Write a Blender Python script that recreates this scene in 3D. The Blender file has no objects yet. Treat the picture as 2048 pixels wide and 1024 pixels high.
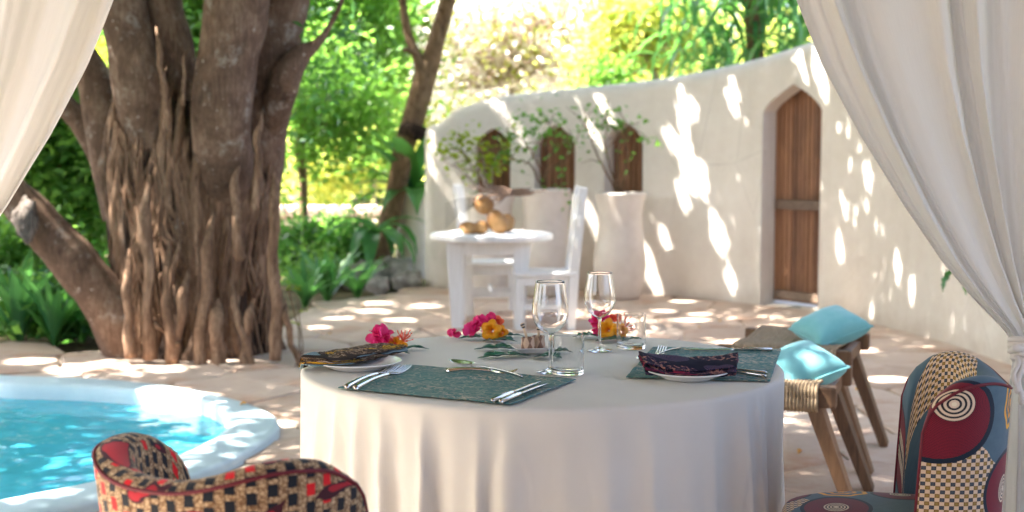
import bpy, bmesh, math, random
import numpy as np
from mathutils import Vector, Matrix, noise, geometry
R = math.radians
random.seed(7); rng = np.random.default_rng(7)
sc = bpy.context.scene
C = sc.collection
# ------------------------------------------------------------------ camera
F = 2670.0; CAMZ = 1.28; PITCH = math.atan(200/F)
cam = bpy.data.cameras.new('camera'); camo = bpy.data.objects.new('camera', cam); C.objects.link(camo)
camo.location = (0, 0, CAMZ); camo.rotation_euler = (R(90)-PITCH, 0, 0)
cam.sensor_width = 36; cam.lens = F/2048*36; cam.clip_end = 500; cam.clip_start = .05
cam.dof.use_dof = True; cam.dof.focus_distance = 3.1; cam.dof.aperture_fstop = 3.6
sc.camera = camo
# ------------------------------------------------------------------ world, sun, exposure
SUN_EL, SUN_AZ = R(57), R(268)          # azimuth clockwise from +Y: the sun stands to the left
w = bpy.data.worlds.new('World'); sc.world = w; w.use_nodes = True
wn = w.node_tree.nodes; wl = w.node_tree.links; wn.clear()
sky = wn.new('ShaderNodeTexSky'); sky.sky_type = 'NISHITA'; sky.sun_disc = False
sky.sun_elevation = SUN_EL; sky.sun_rotation = SUN_AZ; sky.dust_density = 5; sky.air_density = .75; sky.ozone_density = .4
bg = wn.new('ShaderNodeBackground'); bg.inputs[1].default_value = .15
wo = wn.new('ShaderNodeOutputWorld'); wl.new(sky.outputs[0], bg.inputs[0]); wl.new(bg.outputs[0], wo.inputs[0])
sl = bpy.data.lights.new('sun', 'SUN'); sl.energy = 5; sl.angle = R(.55); sl.color = (1, .94, .85)
so = bpy.data.objects.new('sun', sl); C.objects.link(so)
sd = Vector((math.sin(SUN_AZ)*math.cos(SUN_EL), math.cos(SUN_AZ)*math.cos(SUN_EL), math.sin(SUN_EL)))
so.rotation_euler = sd.to_track_quat('Z', 'Y').to_euler()
sc.view_settings.view_transform = 'Standard'; sc.view_settings.look = 'None'
sc.view_settings.gamma = 1; sc.view_settings.use_curve_mapping = False
sc.view_settings.exposure = 3.15
sc.render.engine = 'CYCLES'
cy = sc.cycles; cy.use_denoising = True; cy.max_bounces = 10; cy.transparent_max_bounces = 24
cy.diffuse_bounces = 5; cy.transmission_bounces = 10; cy.sample_clamp_indirect = 8
# ------------------------------------------------------------------ picture to world
cp, sp = math.cos(PITCH), math.sin(PITCH)
def ray(px, py):
    a, b = (px-1024)/F, (512-py)/F
    return Vector((a, cp+b*sp, -sp+b*cp))
def P(px, py, Y):
    d = ray(px, py); return Vector((0, 0, CAMZ))+d*(Y/d.y)
def G(px, py, z=0.):
    d = ray(px, py); return Vector((0, 0, CAMZ))+d*((z-CAMZ)/d.z)
# ------------------------------------------------------------------ object helpers
def tag(o, label=None, cat=None, group=None, kind=None):
    if label: o['label'] = label
    if cat: o['category'] = cat
    if group: o['group'] = group
    if kind: o['kind'] = kind
    return o
def empty(name, loc, label, cat, group=None, rz=0):
    o = bpy.data.objects.new(name, None); C.objects.link(o); o.location = loc; o.rotation_euler = (0, 0, rz)
    o.empty_display_size = .05
    return tag(o, label, cat, group)
def link(name, me, parent=None):
    o = bpy.data.objects.new(name, me); C.objects.link(o)
    if parent: o.parent = parent
    return o
def kids(o): return [c for c in bpy.data.objects if c.parent == o]
def copy_tree(o, parent=None):
    c = o.copy(); C.objects.link(c); c.parent = parent
    for ch in kids(o): copy_tree(ch, c)
    return c
class MB:
    """collects shapes, then links them as one mesh"""
    def __init__(s): s.v = []; s.f = []; s.uv = []
    def add(s, vs, fs, uvs=None):
        n = len(s.v); s.v += [tuple(v) for v in vs]; s.f += [tuple(i+n for i in f) for f in fs]
        s.uv += list(uvs) if uvs is not None else [(0, 0)]*len(vs); return s
    def box(s, c, d, rot=None, ax=None):
        hx, hy, hz = d[0]/2, d[1]/2, d[2]/2
        vs = [Vector((x, y, z)) for z in (-hz, hz) for x, y in ((-hx, -hy), (hx, -hy), (hx, hy), (-hx, hy))]
        if rot is not None: vs = [rot @ v for v in vs]
        vs = [v+Vector(c) for v in vs]
        return s.add(vs, [(3, 2, 1, 0), (4, 5, 6, 7), (0, 1, 5, 4), (1, 2, 6, 5), (2, 3, 7, 6), (3, 0, 4, 7)])
    def beam(s, a, b, w0, h0, w1=None, h1=None, up=(0, 0, 1)):
        a, b = Vector(a), Vector(b); w1 = w1 or w0; h1 = h1 or h0
        t = (b-a).normalized(); sx = t.cross(Vector(up)).normalized(); sy = sx.cross(t)
        vs = []
        for p, ww, hh in ((a, w0, h0), (b, w1, h1)):
            vs += [p-sx*ww/2-sy*hh/2, p+sx*ww/2-sy*hh/2, p+sx*ww/2+sy*hh/2, p-sx*ww/2+sy*hh/2]
        return s.add(vs, [(3, 2, 1, 0), (4, 5, 6, 7), (0, 1, 5, 4), (1, 2, 6, 5), (2, 3, 7, 6), (3, 0, 4, 7)])
    def tube(s, pts, rad, seg=8, rough=0, flat=1., seed=0, nf=6., close=True):
        pts = [Vector(p) for p in pts]; n = len(pts)
        if not hasattr(rad, '__len__'): rad = [rad]*n
        vs = []; fs = []; uv = []
        t0 = (pts[1]-pts[0]).normalized(); u = t0.orthogonal().normalized(); L = 0
        for i, p in enumerate(pts):
            t = (pts[min(i+1, n-1)]-pts[max(i-1, 0)]).normalized()
            u = (u-t*u.dot(t)).normalized(); v = t.cross(u)
            if i: L += (p-pts[i-1]).length
            for k in range(seg):
                a = 2*math.pi*k/seg
                d = u*math.cos(a)+v*math.sin(a)*flat
                r = rad[i]
                if rough:
                    q = p+d*r
                    r *= 1+rough*noise.noise(Vector((q.x*nf+seed, q.y*nf, q.z*nf*.35)))+rough*.6*noise.noise(Vector((q.x*nf*3+seed, q.y*nf*3, q.z*nf*.8)))
                vs.append(p+d*r); uv.append((k/seg, L))
        for i in range(n-1):
            for k in range(seg):
                a = i*seg+k; b = i*seg+(k+1) % seg
                fs.append((a, b, b+seg, a+seg))
        if close:
            fs.append(tuple(reversed(range(seg)))); fs.append(tuple((n-1)*seg+k for k in range(seg)))
        return s.add(vs, fs, uv)
    def lathe(s, prof, seg=32, c=(0, 0, 0), rough=0):
        vs = []; fs = []; uv = []
        for j, (r, z) in enumerate(prof):
            for k in range(seg):
                a = 2*math.pi*k/seg; vs.append((c[0]+r*math.cos(a), c[1]+r*math.sin(a), c[2]+z)); uv.append((k/seg, z))
        for j in range(len(prof)-1):
            for k in range(seg):
                a = j*seg+k; b = j*seg+(k+1) % seg; fs.append((a, b, b+seg, a+seg))
        if prof[0][0] > 1e-6: fs.append(tuple(reversed(range(seg))))
        if prof[-1][0] > 1e-6: fs.append(tuple((len(prof)-1)*seg+k for k in range(seg)))
        return s.add(vs, fs, uv)
    def ball(s, c, r, seg=12, rings=8, sc3=(1, 1, 1), rot=None, rough=0, nf=5.):
        vs = []; fs = []
        for j in range(rings+1):
            th = math.pi*j/rings
            for k in range(seg):
                a = 2*math.pi*k/seg
                d = Vector((math.sin(th)*math.cos(a), math.sin(th)*math.sin(a), math.cos(th)))
                q = 1+rough*noise.noise(d*nf+Vector(c)*7)
                p = Vector((d.x*sc3[0], d.y*sc3[1], d.z*sc3[2]))*r*q
                if rot is not None: p = rot @ p
                vs.append(p+Vector(c))
        for j in range(rings):
            for k in range(seg):
                a = j*seg+k; b = j*seg+(k+1) % seg; fs.append((a+seg, b+seg, b, a))
        return s.add(vs, fs)
    def grid(s, fn, nu, nv, wrap=False, uvf=None):
        vs = []; uv = []; fs = []
        for j in range(nv+1):
            for i in range(nu if wrap else nu+1):
                a, b = i/nu, j/nv; vs.append(fn(a, b)); uv.append(uvf(a, b) if uvf else (a, b))
        m = nu if wrap else nu+1
        for j in range(nv):
            for i in range(nu):
                i2 = (i+1) % m
                fs.append((j*m+i, j*m+i2, (j+1)*m+i2, (j+1)*m+i))
        return s.add(vs, fs, uv)
    def obj(s, name, mt, parent=None, smooth=False, bevel=0, weld=False, solid=0, sub=0, fixn=False, autos=None):
        me = bpy.data.meshes.new(name); me.from_pydata(s.v, [], s.f)
        ul = me.uv_layers.new(name='UVMap')
        idx = np.empty(len(me.loops), dtype=np.int32); me.loops.foreach_get('vertex_index', idx)
        ul.data.foreach_set('uv', np.array(s.uv, dtype=np.float32)[idx].ravel())
        if bevel or weld or fixn:
            bm = bmesh.new(); bm.from_mesh(me)
            if weld: bmesh.ops.remove_doubles(bm, verts=bm.verts, dist=1e-5)
            if bevel:
                es = [e for e in bm.edges if len(e.link_faces) == 2 and e.calc_face_angle(0) > .5]
                bmesh.ops.bevel(bm, geom=es, offset=bevel, segments=2, affect='EDGES', profile=.6, clamp_overlap=True)
            if fixn: bmesh.ops.recalc_face_normals(bm, faces=bm.faces)
            bm.to_mesh(me); bm.free()
        if smooth: me.polygons.foreach_set('use_smooth', [True]*len(me.polygons))
        if mt: me.materials.append(mt)
        me.update()
        o = link(name, me, parent)
        if solid:
            m = o.modifiers.new('s', 'SOLIDIFY'); m.thickness = solid; m.offset = 0
        if sub:
            m = o.modifiers.new('d', 'SUBSURF'); m.levels = m.render_levels = sub
        if autos: me.set_sharp_from_angle(angle=R(autos))
        return o
def spline(pts, n):
    """Catmull-Rom through pts (tuples of any length)"""
    pts = [np.array(p, float) for p in pts]; m = len(pts)-1; out = []
    for i in range(n+1):
        t = i/n*m; k = min(int(t), m-1); f = t-k
        p0, p1, p2, p3 = pts[max(k-1, 0)], pts[k], pts[k+1], pts[min(k+2, m)]
        out.append(.5*((2*p1)+(p2-p0)*f+(2*p0-5*p1+4*p2-p3)*f*f+(3*p1-p0-3*p2+p3)*f**3))
    return out
def inside(p, poly):
    x, y = p[0], p[1]; c = False; n = len(poly); j = n-1
    for i in range(n):
        xi, yi, xj, yj = poly[i][0], poly[i][1], poly[j][0], poly[j][1]
        if (yi > y) != (yj > y) and x < (xj-xi)*(y-yi)/(yj-yi)+xi: c = not c
        j = i
    return c
def cdt(outer, holes, extra=()):
    vs = [Vector((p[0], p[1])) for p in outer]; es = [(i, (i+1) % len(outer)) for i in range(len(outer))]
    for h in holes:
        n = len(vs); vs += [Vector((p[0], p[1])) for p in h]; es += [(n+i, n+(i+1) % len(h)) for i in range(len(h))]
    vs += [Vector(p) for p in extra]
    r = geometry.delaunay_2d_cdt(vs, es, [], 0, 1e-6)
    V, Fc = r[0], []
    for f in r[2]:
        c = sum((V[i] for i in f), Vector((0, 0)))/len(f)
        if inside(c, outer) and not any(inside(c, h) for h in holes):
            a = sum(V[f[i]].x*V[f[(i+1) % len(f)]].y-V[f[(i+1) % len(f)]].x*V[f[i]].y for i in range(len(f)))
            Fc.append(tuple(f) if a > 0 else tuple(reversed(f)))
    return V, Fc
def leaf_cloud(name, cen, size, mt, parent=None, up=.3, aspect=.45, seed=0, fold=.25, droop=0., jit=.5):
    """one mesh of many small folded leaves at the given centres"""
    g = np.random.default_rng(seed+11); cen = np.asarray(cen, float); n = len(cen)
    d = g.normal(size=(n, 3)); d[:, 2] = d[:, 2]*.6-droop; d /= np.linalg.norm(d, axis=1)[:, None]
    nn = g.normal(size=(n, 3)); nn[:, 2] += up*3; s = np.cross(nn, d); s /= np.linalg.norm(s, axis=1)[:, None]+1e-9
    nn = np.cross(d, s)
    L = (size*(1-jit*.5+jit*g.random(n)))[:, None]
    W = L*aspect*.5
    base = cen-d*L*.5; tip = cen+d*L*.5-np.array([0, 0, 1])*L*.1
    m1 = cen-d*L*.08+s*W+nn*W*fold; m2 = cen-d*L*.08-s*W+nn*W*fold
    V = np.stack([base, m1, tip, m2], 1).reshape(-1, 3)
    i = np.arange(n)*4
    T = np.stack([i, i+1, i+2, i, i+2, i+3], 1).reshape(-1)
    me = bpy.data.meshes.new(name); me.vertices.add(n*4); me.vertices.foreach_set('co', V.astype(np.float32).ravel())
    me.loops.add(n*6); me.loops.foreach_set('vertex_index', T.astype(np.int32))
    me.polygons.add(n*2); me.polygons.foreach_set('loop_start', np.arange(0, n*6, 3, dtype=np.int32))
    me.polygons.foreach_set('loop_total', np.full(n*2, 3, dtype=np.int32))
    me.materials.append(mt); me.update(calc_edges=True); me.validate()
    return link(name, me, parent)
# ------------------------------------------------------------------ materials
class X:
    """arithmetic on node sockets"""
    def __init__(s, nt, k): s.nt, s.k = nt, k
    def m(s, op, *a):
        n = s.nt.nodes.new('ShaderNodeMath'); n.operation = op
        for i, q in enumerate((s,)+a):
            if isinstance(q, X): s.nt.links.new(q.k, n.inputs[i])
            else: n.inputs[i].default_value = q
        return X(s.nt, n.outputs[0])
    def __add__(s, o): return s.m('ADD', o)
    def __radd__(s, o): return s.m('ADD', o)
    def __sub__(s, o): return s.m('SUBTRACT', o)
    def __mul__(s, o): return s.m('MULTIPLY', o)
    def __rmul__(s, o): return s.m('MULTIPLY', o)
    def __truediv__(s, o): return s.m('DIVIDE', o)
    def __lt__(s, o): return s.m('LESS_THAN', o)
    def __gt__(s, o): return s.m('GREATER_THAN', o)
    def frac(s): return s.m('FRACT')
    def floor(s): return s.m('FLOOR')
    def abs(s): return s.m('ABSOLUTE')
    def step(s, a, b):
        n = s.nt.nodes.new('ShaderNodeMapRange'); n.interpolation_type = 'SMOOTHSTEP'
        s.nt.links.new(s.k, n.inputs[0]); n.inputs[1].default_value = a; n.inputs[2].default_value = b
        return X(s.nt, n.outputs[0])
class M:
    def __init__(s, name, color=(.5, .5, .5), rough=.6, metal=0, spec=.5):
        s.mat = bpy.data.materials.new(name); s.mat.use_nodes = True; s.nt = s.mat.node_tree
        s.b = s.nt.nodes['Principled BSDF']; s.out = s.nt.nodes['Material Output']
        s.b.inputs['Base Color'].default_value = (*color, 1); s.b.inputs['Roughness'].default_value = rough
        s.b.inputs['Metallic'].default_value = metal; s.b.inputs['Specular IOR Level'].default_value = spec
    def node(s, t, **k):
        n = s.nt.nodes.new('ShaderNode'+t)
        for a, b in k.items(): setattr(n, a, b)
        return n
    def co(s, kind='Object', scale=(1, 1, 1), rot=(0, 0, 0)):
        t = s.node('TexCoord'); mp = s.node('Mapping'); mp.inputs['Scale'].default_value = scale; mp.inputs['Rotation'].default_value = rot
        s.nt.links.new(t.outputs[kind], mp.inputs[0]); return mp.outputs[0]
    def noise(s, v, scale, detail=4, rough=.6, dist=0):
        n = s.node('TexNoise'); s.nt.links.new(v, n.inputs['Vector']); n.inputs['Scale'].default_value = scale
        n.inputs['Detail'].default_value = detail; n.inputs['Roughness'].default_value = rough; n.inputs['Distortion'].default_value = dist
        return X(s.nt, n.outputs['Fac'])
    def vor(s, v, scale, feature='F1', out='Distance', rnd=1.):
        n = s.node('TexVoronoi', feature=feature); s.nt.links.new(v, n.inputs['Vector']); n.inputs['Scale'].default_value = scale
        n.inputs['Randomness'].default_value = rnd
        return X(s.nt, n.outputs[out])
    def xyz(s, v):
        n = s.node('SeparateXYZ'); s.nt.links.new(v, n.inputs[0]); return [X(s.nt, n.outputs[i]) for i in range(3)]
    def vec(s, x, y, z=0.):
        n = s.node('CombineXYZ')
        for i, q in enumerate((x, y, z)):
            if isinstance(q, X): s.nt.links.new(q.k, n.inputs[i])
            else: n.inputs[i].default_value = q
        return n.outputs[0]
    def ramp(s, f, stops, mode='LINEAR'):
        n = s.node('ValToRGB'); s.nt.links.new(f.k, n.inputs[0]); e = n.color_ramp.elements; n.color_ramp.interpolation = mode
        while len(e) < len(stops): e.new(.5)
        for q, (p, c) in zip(e, stops): q.position = p; q.color = (*c, 1)
        return n.outputs[0]
    def mix(s, f, a, b, mode='MIX'):
        n = s.node('Mix', data_type='RGBA', blend_type=mode)
        if isinstance(f, X): s.nt.links.new(f.k, n.inputs[0])
        else: n.inputs[0].default_value = f
        for i, q in ((6, a), (7, b)):
            if isinstance(q, tuple): n.inputs[i].default_value = (*q, 1)
            else: s.nt.links.new(q, n.inputs[i])
        return n.outputs[2]
    def col(s, k): s.nt.links.new(k, s.b.inputs['Base Color']); s.c = k; return s
    def rou(s, x): s.nt.links.new(x.k, s.b.inputs['Roughness']); return s
    def bump(s, h, strength=.3, dist=.01):
        n = s.node('Bump'); n.inputs['Strength'].default_value = strength; n.inputs['Distance'].default_value = dist
        s.nt.links.new(h.k, n.inputs['Height']); s.nt.links.new(n.outputs[0], s.b.inputs['Normal']); return s
    def island(s):
        n = s.node('NewGeometry'); return X(s.nt, n.outputs['Random Per Island'])
    def objrand(s):
        n = s.node('ObjectInfo'); return X(s.nt, n.outputs['Random'])
    def translucent(s, fac, colk=None):
        t = s.node('BsdfTranslucent'); mx = s.node('MixShader'); mx.inputs[0].default_value = fac
        k = colk if colk is not None else getattr(s, 'c', None)
        if isinstance(k, tuple): t.inputs[0].default_value = (*k, 1)
        elif k is not None: s.nt.links.new(k, t.inputs[0])
        else: t.inputs[0].default_value = s.b.inputs['Base Color'].default_value
        s.nt.links.new(s.b.outputs[0], mx.inputs[1]); s.nt.links.new(t.outputs[0], mx.inputs[2])
        s.nt.links.new(mx.outputs[0], s.out.inputs[0]); return s

def leaf_mat(name, stops, trans=.45, rough=.45, tcol=None):
    m = M(name, rough=rough); v = m.co('Object')
    r = m.island(); n = m.noise(v, 1.3, 2)
    f = r*.7+n*.5-.1
    m.col(m.ramp(f, stops))
    tc = m.mix(.65, m.c, tcol or tuple(min(1, c*3.2) for c in stops[-1][1]))
    return m.translucent(trans, tc).mat
MAT = {}
MAT['leaf'] = leaf_mat('green leaf', [(0, (.03, .10, .025)), (.5, (.06, .18, .04)), (1, (.14, .28, .05))], .5, tcol=(.42, .80, .12))
MAT['leaf_dark'] = leaf_mat('deep green leaf', [(0, (.02, .075, .025)), (.6, (.035, .13, .035)), (1, (.07, .20, .045))], .42, .35, tcol=(.22, .60, .08))
MAT['leaf_lime'] = leaf_mat('lime leaf', [(0, (.05, .15, .02)), (.5, (.14, .27, .03)), (1, (.34, .40, .03))], .5, tcol=(.75, .85, .06))
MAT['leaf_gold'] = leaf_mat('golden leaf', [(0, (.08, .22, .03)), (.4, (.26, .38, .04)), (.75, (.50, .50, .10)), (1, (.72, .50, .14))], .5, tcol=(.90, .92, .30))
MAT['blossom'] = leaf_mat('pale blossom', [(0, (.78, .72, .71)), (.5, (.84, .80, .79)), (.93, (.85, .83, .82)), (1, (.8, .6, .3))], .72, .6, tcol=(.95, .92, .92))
MAT['shade_toned'] = leaf_mat('dusty pink blossom', [(0, (.28, .18, .17)), (1, (.55, .40, .38))], .3, .6, tcol=(.6, .42, .4))  # darker blossom tone, shade put into the colour
MAT['crown'] = leaf_mat('crown leaf', [(0, (.02, .07, .018)), (1, (.06, .16, .03))], .3, tcol=(.25, .5, .06))
# plaster
m = M('lime plaster', rough=.9, spec=.2); v = m.co('Object')
n1 = m.noise(v, .9, 5, .6); n2 = m.noise(v, 9, 6, .65); vz = m.co('Object', (5, 5, .5)); n3 = m.noise(vz, 1.6, 4)
m.col(m.mix(n3.step(.45, .75)*.22, m.ramp(n1*.6+n2*.4, [(.3, (.66, .60, .53)), (.7, (.80, .755, .69))]), (.60, .54, .46)))
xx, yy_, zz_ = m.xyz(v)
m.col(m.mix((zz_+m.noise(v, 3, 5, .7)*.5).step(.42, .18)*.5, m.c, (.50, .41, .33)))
m.col(m.mix(m.vor(m.co('Object', (1, 1, .6)), 1.3, 'DISTANCE_TO_EDGE').step(.006, .0)*n1.step(.5, .6)*.5, m.c, (.38, .34, .30)))
m.bump(n2*.6+n1*.8+m.noise(v, 30, 4)*.3, .45, .02); MAT['plaster'] = m.mat
# paving stone
m = M('paving stone', rough=.8, spec=.3); v = m.co('Object'); r = m.objrand()
n1 = m.noise(v, 1.7, 5, .6, .6); n2 = m.noise(v, 14, 6, .7)
base = m.mix(r, (.43, .315, .245), (.56, .44, .36))
m.col(m.mix(n1.step(.46, .72)*.9, base, (.42, .24, .155)))
m.col(m.mix(n2.step(.35, .75)*.35, m.c, (.60, .52, .45)))
m.bump(n2+n1*2, .5, .015); MAT['stone'] = m.mat
m = M('sandy joint', rough=.95, spec=.1); v = m.co('Object'); m.col(m.ramp(m.noise(v, 6, 6), [(.3, (.46, .37, .30)), (.7, (.60, .50, .42))])); MAT['joint'] = m.mat
m = M('soil', rough=.95, spec=.1); v = m.co('Object'); n1 = m.noise(v, 2.5, 6, .7)
m.col(m.ramp(n1, [(.3, (.05, .05, .025)), (.5, (.11, .09, .05)), (.7, (.24, .19, .12))])); m.bump(n1, .8, .05); MAT['soil'] = m.mat
# pool
m = M('pool plaster', rough=.5); v = m.co('Object'); n1 = m.noise(v, 2, 4); n2 = m.noise(v, 12, 5, .7)
m.col(m.ramp(n1*.6+n2*.4, [(.3, (.38, .52, .58)), (.7, (.52, .64, .69))])); m.bump(n2, .2, .01); MAT['pool_rim'] = m.mat
m = M('turquoise pool lining', rough=.6); v = m.co('Object'); n1 = m.noise(v, 1.2, 3)
m.col(m.ramp(n1, [(.3, (.10, .55, .70)), (.7, (.18, .66, .78))])); MAT['pool_in'] = m.mat
m = M('pool water', rough=.03)
t = m.node('BsdfTransparent'); t.inputs[0].default_value = (.62, .90, .95, 1)
gl = m.node('BsdfGlossy'); gl.inputs['Roughness'].default_value = .06
fr = m.node('Fresnel'); fr.inputs[0].default_value = 1.25
v = m.co('Object'); h = m.noise(v, 9, 3, .6, .4)*.6+m.noise(v, 3.2, 2)*.8
bp = m.node('Bump'); bp.inputs['Strength'].default_value = .5; bp.inputs['Distance'].default_value = .012
m.nt.links.new(h.k, bp.inputs['Height'])
for q in (fr, gl): m.nt.links.new(bp.outputs[0], q.inputs['Normal'])
df = m.node('BsdfDiffuse'); m.nt.links.new(m.mix(m.noise(v, 7, 5, .75, 1.).step(.56, .72)*.8, (.07, .56, .74), (.62, .86, .92)), df.inputs[0])
m2 = m.node('MixShader'); m2.inputs[0].default_value = .75; m.nt.links.new(t.outputs[0], m2.inputs[1]); m.nt.links.new(df.outputs[0], m2.inputs[2])
mx = m.node('MixShader'); m.nt.links.new(fr.outputs[0], mx.inputs[0]); m.nt.links.new(m2.outputs[0], mx.inputs[1]); m.nt.links.new(gl.outputs[0], mx.inputs[2])
m.nt.links.new(mx.outputs[0], m.out.inputs[0]); MAT['water'] = m.mat
# barks
def bark(name, c0, c1, c2, zs=.35, sc_=7, patch=None, pc=.6, ca=.75):
    m = M(name, rough=.85, spec=.25); v = m.co('Object', (1, 1, zs)); v2 = m.co('Object')
    n1 = m.noise(v, sc_, 6, .7, .5); n2 = m.noise(v, sc_*4, 5, .75); n3 = m.noise(v2, 2.2, 3)
    fib = m.noise(m.co('Object', (1, 1, .09)), 75, 4, .7, .3)
    h = n1*.40+n2*.22+n3*.18+fib*.26
    m.col(m.ramp(h, [(.40, c0), (.53, c1), (.66, c2)]))
    ck = m.vor(m.co('Object', (1, 1, .22)), sc_*3.2, 'DISTANCE_TO_EDGE'); m.col(m.mix(ck.step(.09, .0)*n3.step(.35, .6)*ca, m.c, tuple(q*.45 for q in c0)))
    if patch: m.col(m.mix(m.noise(v2, 5, 6, .75).step(pc-.04, pc+.06)*.6, m.c, patch)); m.col(m.mix(m.noise(v2, 26, 3, .6).step(.66, .72)*.7, m.c, tuple(min(.75, q*1.3) for q in patch)))
    m.bump(n1+n2*.6+fib*.5+ck.step(0, .12)*(.35*ca), .9 if ca > .5 else .5, .03); return m.mat
MAT['bark_dark'] = bark('dark trunk bark', (.008, .004, .003), (.040, .022, .014), (.13, .078, .048))
MAT['bark_root'] = bark('aerial root bark', (.045, .022, .013), (.21, .122, .074), (.44, .29, .19), .2, 14, None, .6, .3)
MAT['bark_limb'] = bark('smooth limb bark', (.045, .024, .015), (.135, .080, .052), (.28, .19, .132), .8, 4, (.36, .31, .26), .6, .12)
MAT['bark_brown'] = bark('brown tree bark', (.11, .065, .035), (.22, .14, .08), (.33, .225, .14), .6, 6)
MAT['bark_pale'] = bark('pale branch bark', (.30, .24, .2), (.45, .37, .31), (.6, .52, .46), .6, 6)
# wood
def wood(name, c0, c1, ax=2, s=1., rough=.6, per=True, bs=.4):
    m = M(name, rough=rough); k = [14*s]*3; k[ax] = 1.1*s; v = m.co('Object', tuple(k))
    n1 = m.noise(v, 2.2, 6, .65, 1.2); n2 = m.noise(m.co('Object'), 1.7, 3)
    f = n1*.75+n2*.3
    if per: f = f+(m.objrand()-.5)*.28
    m.col(m.ramp(f, [(.3, c0), (.75, c1)])); m.bump(n1, bs, .006); return m.mat
MAT['door_wood'] = wood('door wood', (.12, .048, .022), (.40, .195, .10))
MAT['door_bar'] = wood('greyed door rail', (.10, .06, .04), (.26, .18, .13), 0)
MAT['stool_wood'] = wood('weathered stool wood', (.035, .016, .008), (.20, .108, .055), 2, 1.2)
MAT['white_wood'] = wood('white painted wood', (.66, .65, .64), (.83, .83, .83), 2, 1, .5, False, .15)
MAT['post_wood'] = wood('post wood', (.2, .13, .08), (.4, .28, .19))
m = M('rope', rough=.9, spec=.1); m.col(m.ramp(m.noise(m.co('Object'), 60, 4), [(.3, (.22, .16, .10)), (.7, (.42, .32, .22))])); MAT['rope'] = m.mat
m = M('cotton rope', (.68, .62, .55), rough=.95, spec=.1); MAT['cotton'] = m.mat
# cloths
def weave(m, v, sx, sy, st=.15):
    x, y, z = m.xyz(v)
    a = (x*sx).m('SINE')*.5; b = (y*sy).m('SINE')*.5
    return m.bump(a+b+m.noise(v, 40, 3)*1.2, st, .002)
m = M('white tablecloth', rough=.85, spec=.2); v = m.co('UV'); n1 = m.noise(m.co('Object'), 5, 4)
m.col(m.ramp(n1, [(.3, (.69, .665, .60)), (.7, (.735, .71, .645))])); weave(m, v, 2500, 2500, .1); m.translucent(.12, (.8, .75, .7)); MAT['cloth'] = m.mat
m = M('gauze curtain', rough=.85, spec=.15); v = m.co('UV', (1, .06, 1)); n1 = m.noise(v, 160, 4, .7)
m.col(m.ramp(n1, [(.3, (.83, .81, .755)), (.7, (.89, .875, .82))])); m.bump(n1, .25, .004); m.translucent(.42, (.86, .83, .80)); MAT['curtain'] = m.mat
m = M('roof thatch', rough=.95, spec=.1); m.col(m.ramp(m.noise(m.co('Object', (3, 60, 3)), 2, 4), [(.3, (.16, .11, .07)), (.7, (.38, .29, .19))])); MAT['thatch'] = m.mat
m = M('roof canvas', (.8, .77, .72), rough=.9); m.translucent(.35, (.8, .77, .72)); MAT['canvas'] = m.mat
m = M('aqua cushion', rough=.75, spec=.3); v = m.co('Object'); n1 = m.noise(v, 9, 3)
m.col(m.ramp(n1, [(.3, (.13, .40, .45)), (.7, (.19, .48, .53))])); m.bump(m.noise(v, 220, 2), .15, .002)
m.b.inputs['Sheen Weight'].default_value = .3; MAT['cushion'] = m.mat
# teal placemat with thread pattern
m = M('teal placemat', rough=.75, spec=.3); v = m.co('UV', (1, 1.7, 1)); n1 = m.noise(v, 26, 5, .75, 2.5); n2 = m.noise(v, 5, 3, .5)
e = m.vor(m.co('UV', (1, 1.4, 1)), 42, 'DISTANCE_TO_EDGE'); n4 = m.noise(v, 120, 2)
msk = (n1.step(.51, .57)*(n2.step(.42, .6)*.85+.15))
c0 = m.mix(n4, (.025, .105, .11), (.07, .20, .20))
c0 = m.mix((e < .06)*n2.step(.55, .4)*.6, c0, (.35, .36, .28))
m.col(m.mix(msk*.9, c0, (.58, .46, .35))); m.bump(n4+n1, .3, .002); MAT['mat'] = m.mat
m = M('steel', (.62, .60, .57), rough=.18, metal=1); MAT['steel'] = m.mat
m = M('white ceramic', (.80, .77, .74), rough=.2); MAT['ceramic'] = m.mat
m = M('grey ceramic dish', (.62, .58, .55), rough=.3); MAT['dish'] = m.mat
m = M('clear glass'); g_ = m.node('BsdfGlass'); g_.inputs['IOR'].default_value = 1.47; g_.inputs['Roughness'].default_value = 0; m.nt.links.new(g_.outputs[0], m.out.inputs[0]); MAT['glass'] = m.mat
m = M('glazed planter', rough=.55); v = m.co('Object'); m.col(m.ramp(m.noise(v, 4, 4), [(.3, (.60, .52, .45)), (.7, (.74, .67, .60))])); m.bump(m.noise(v, 20, 4), .15, .01); MAT['planter'] = m.mat
m = M('bright pink petal', rough=.5); r = m.island(); m.col(m.ramp(r, [(0, (.55, .01, .12)), (.6, (.80, .025, .22)), (1, (.92, .09, .18))])); m.translucent(.3, (.95, .1, .3)); MAT['pink'] = m.mat
m = M('orange yellow petal', rough=.5); r = m.island(); m.col(m.ramp(r, [(0, (.80, .28, .01)), (1, (.90, .48, .01))])); m.translucent(.3, (.95, .5, .02)); MAT['yellow'] = m.mat
m = M('coral petal', rough=.5); m.col(m.ramp(m.island(), [(0, (.85, .06, .05)), (1, (.92, .25, .12))])); m.translucent(.3, (.95, .2, .1)); MAT['coral'] = m.mat
m = M('table leaf', rough=.32); v = m.co('Object'); n1 = m.noise(v, 30, 3); m.col(m.ramp(n1, [(.3, (.012, .07, .045)), (.7, (.03, .13, .08))])); MAT['tleaf'] = m.mat
m = M('strap leaf', rough=.35); v = m.co('UV', (18, .6, 1)); n1 = m.noise(v, 3, 3); r = m.objrand()
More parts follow.
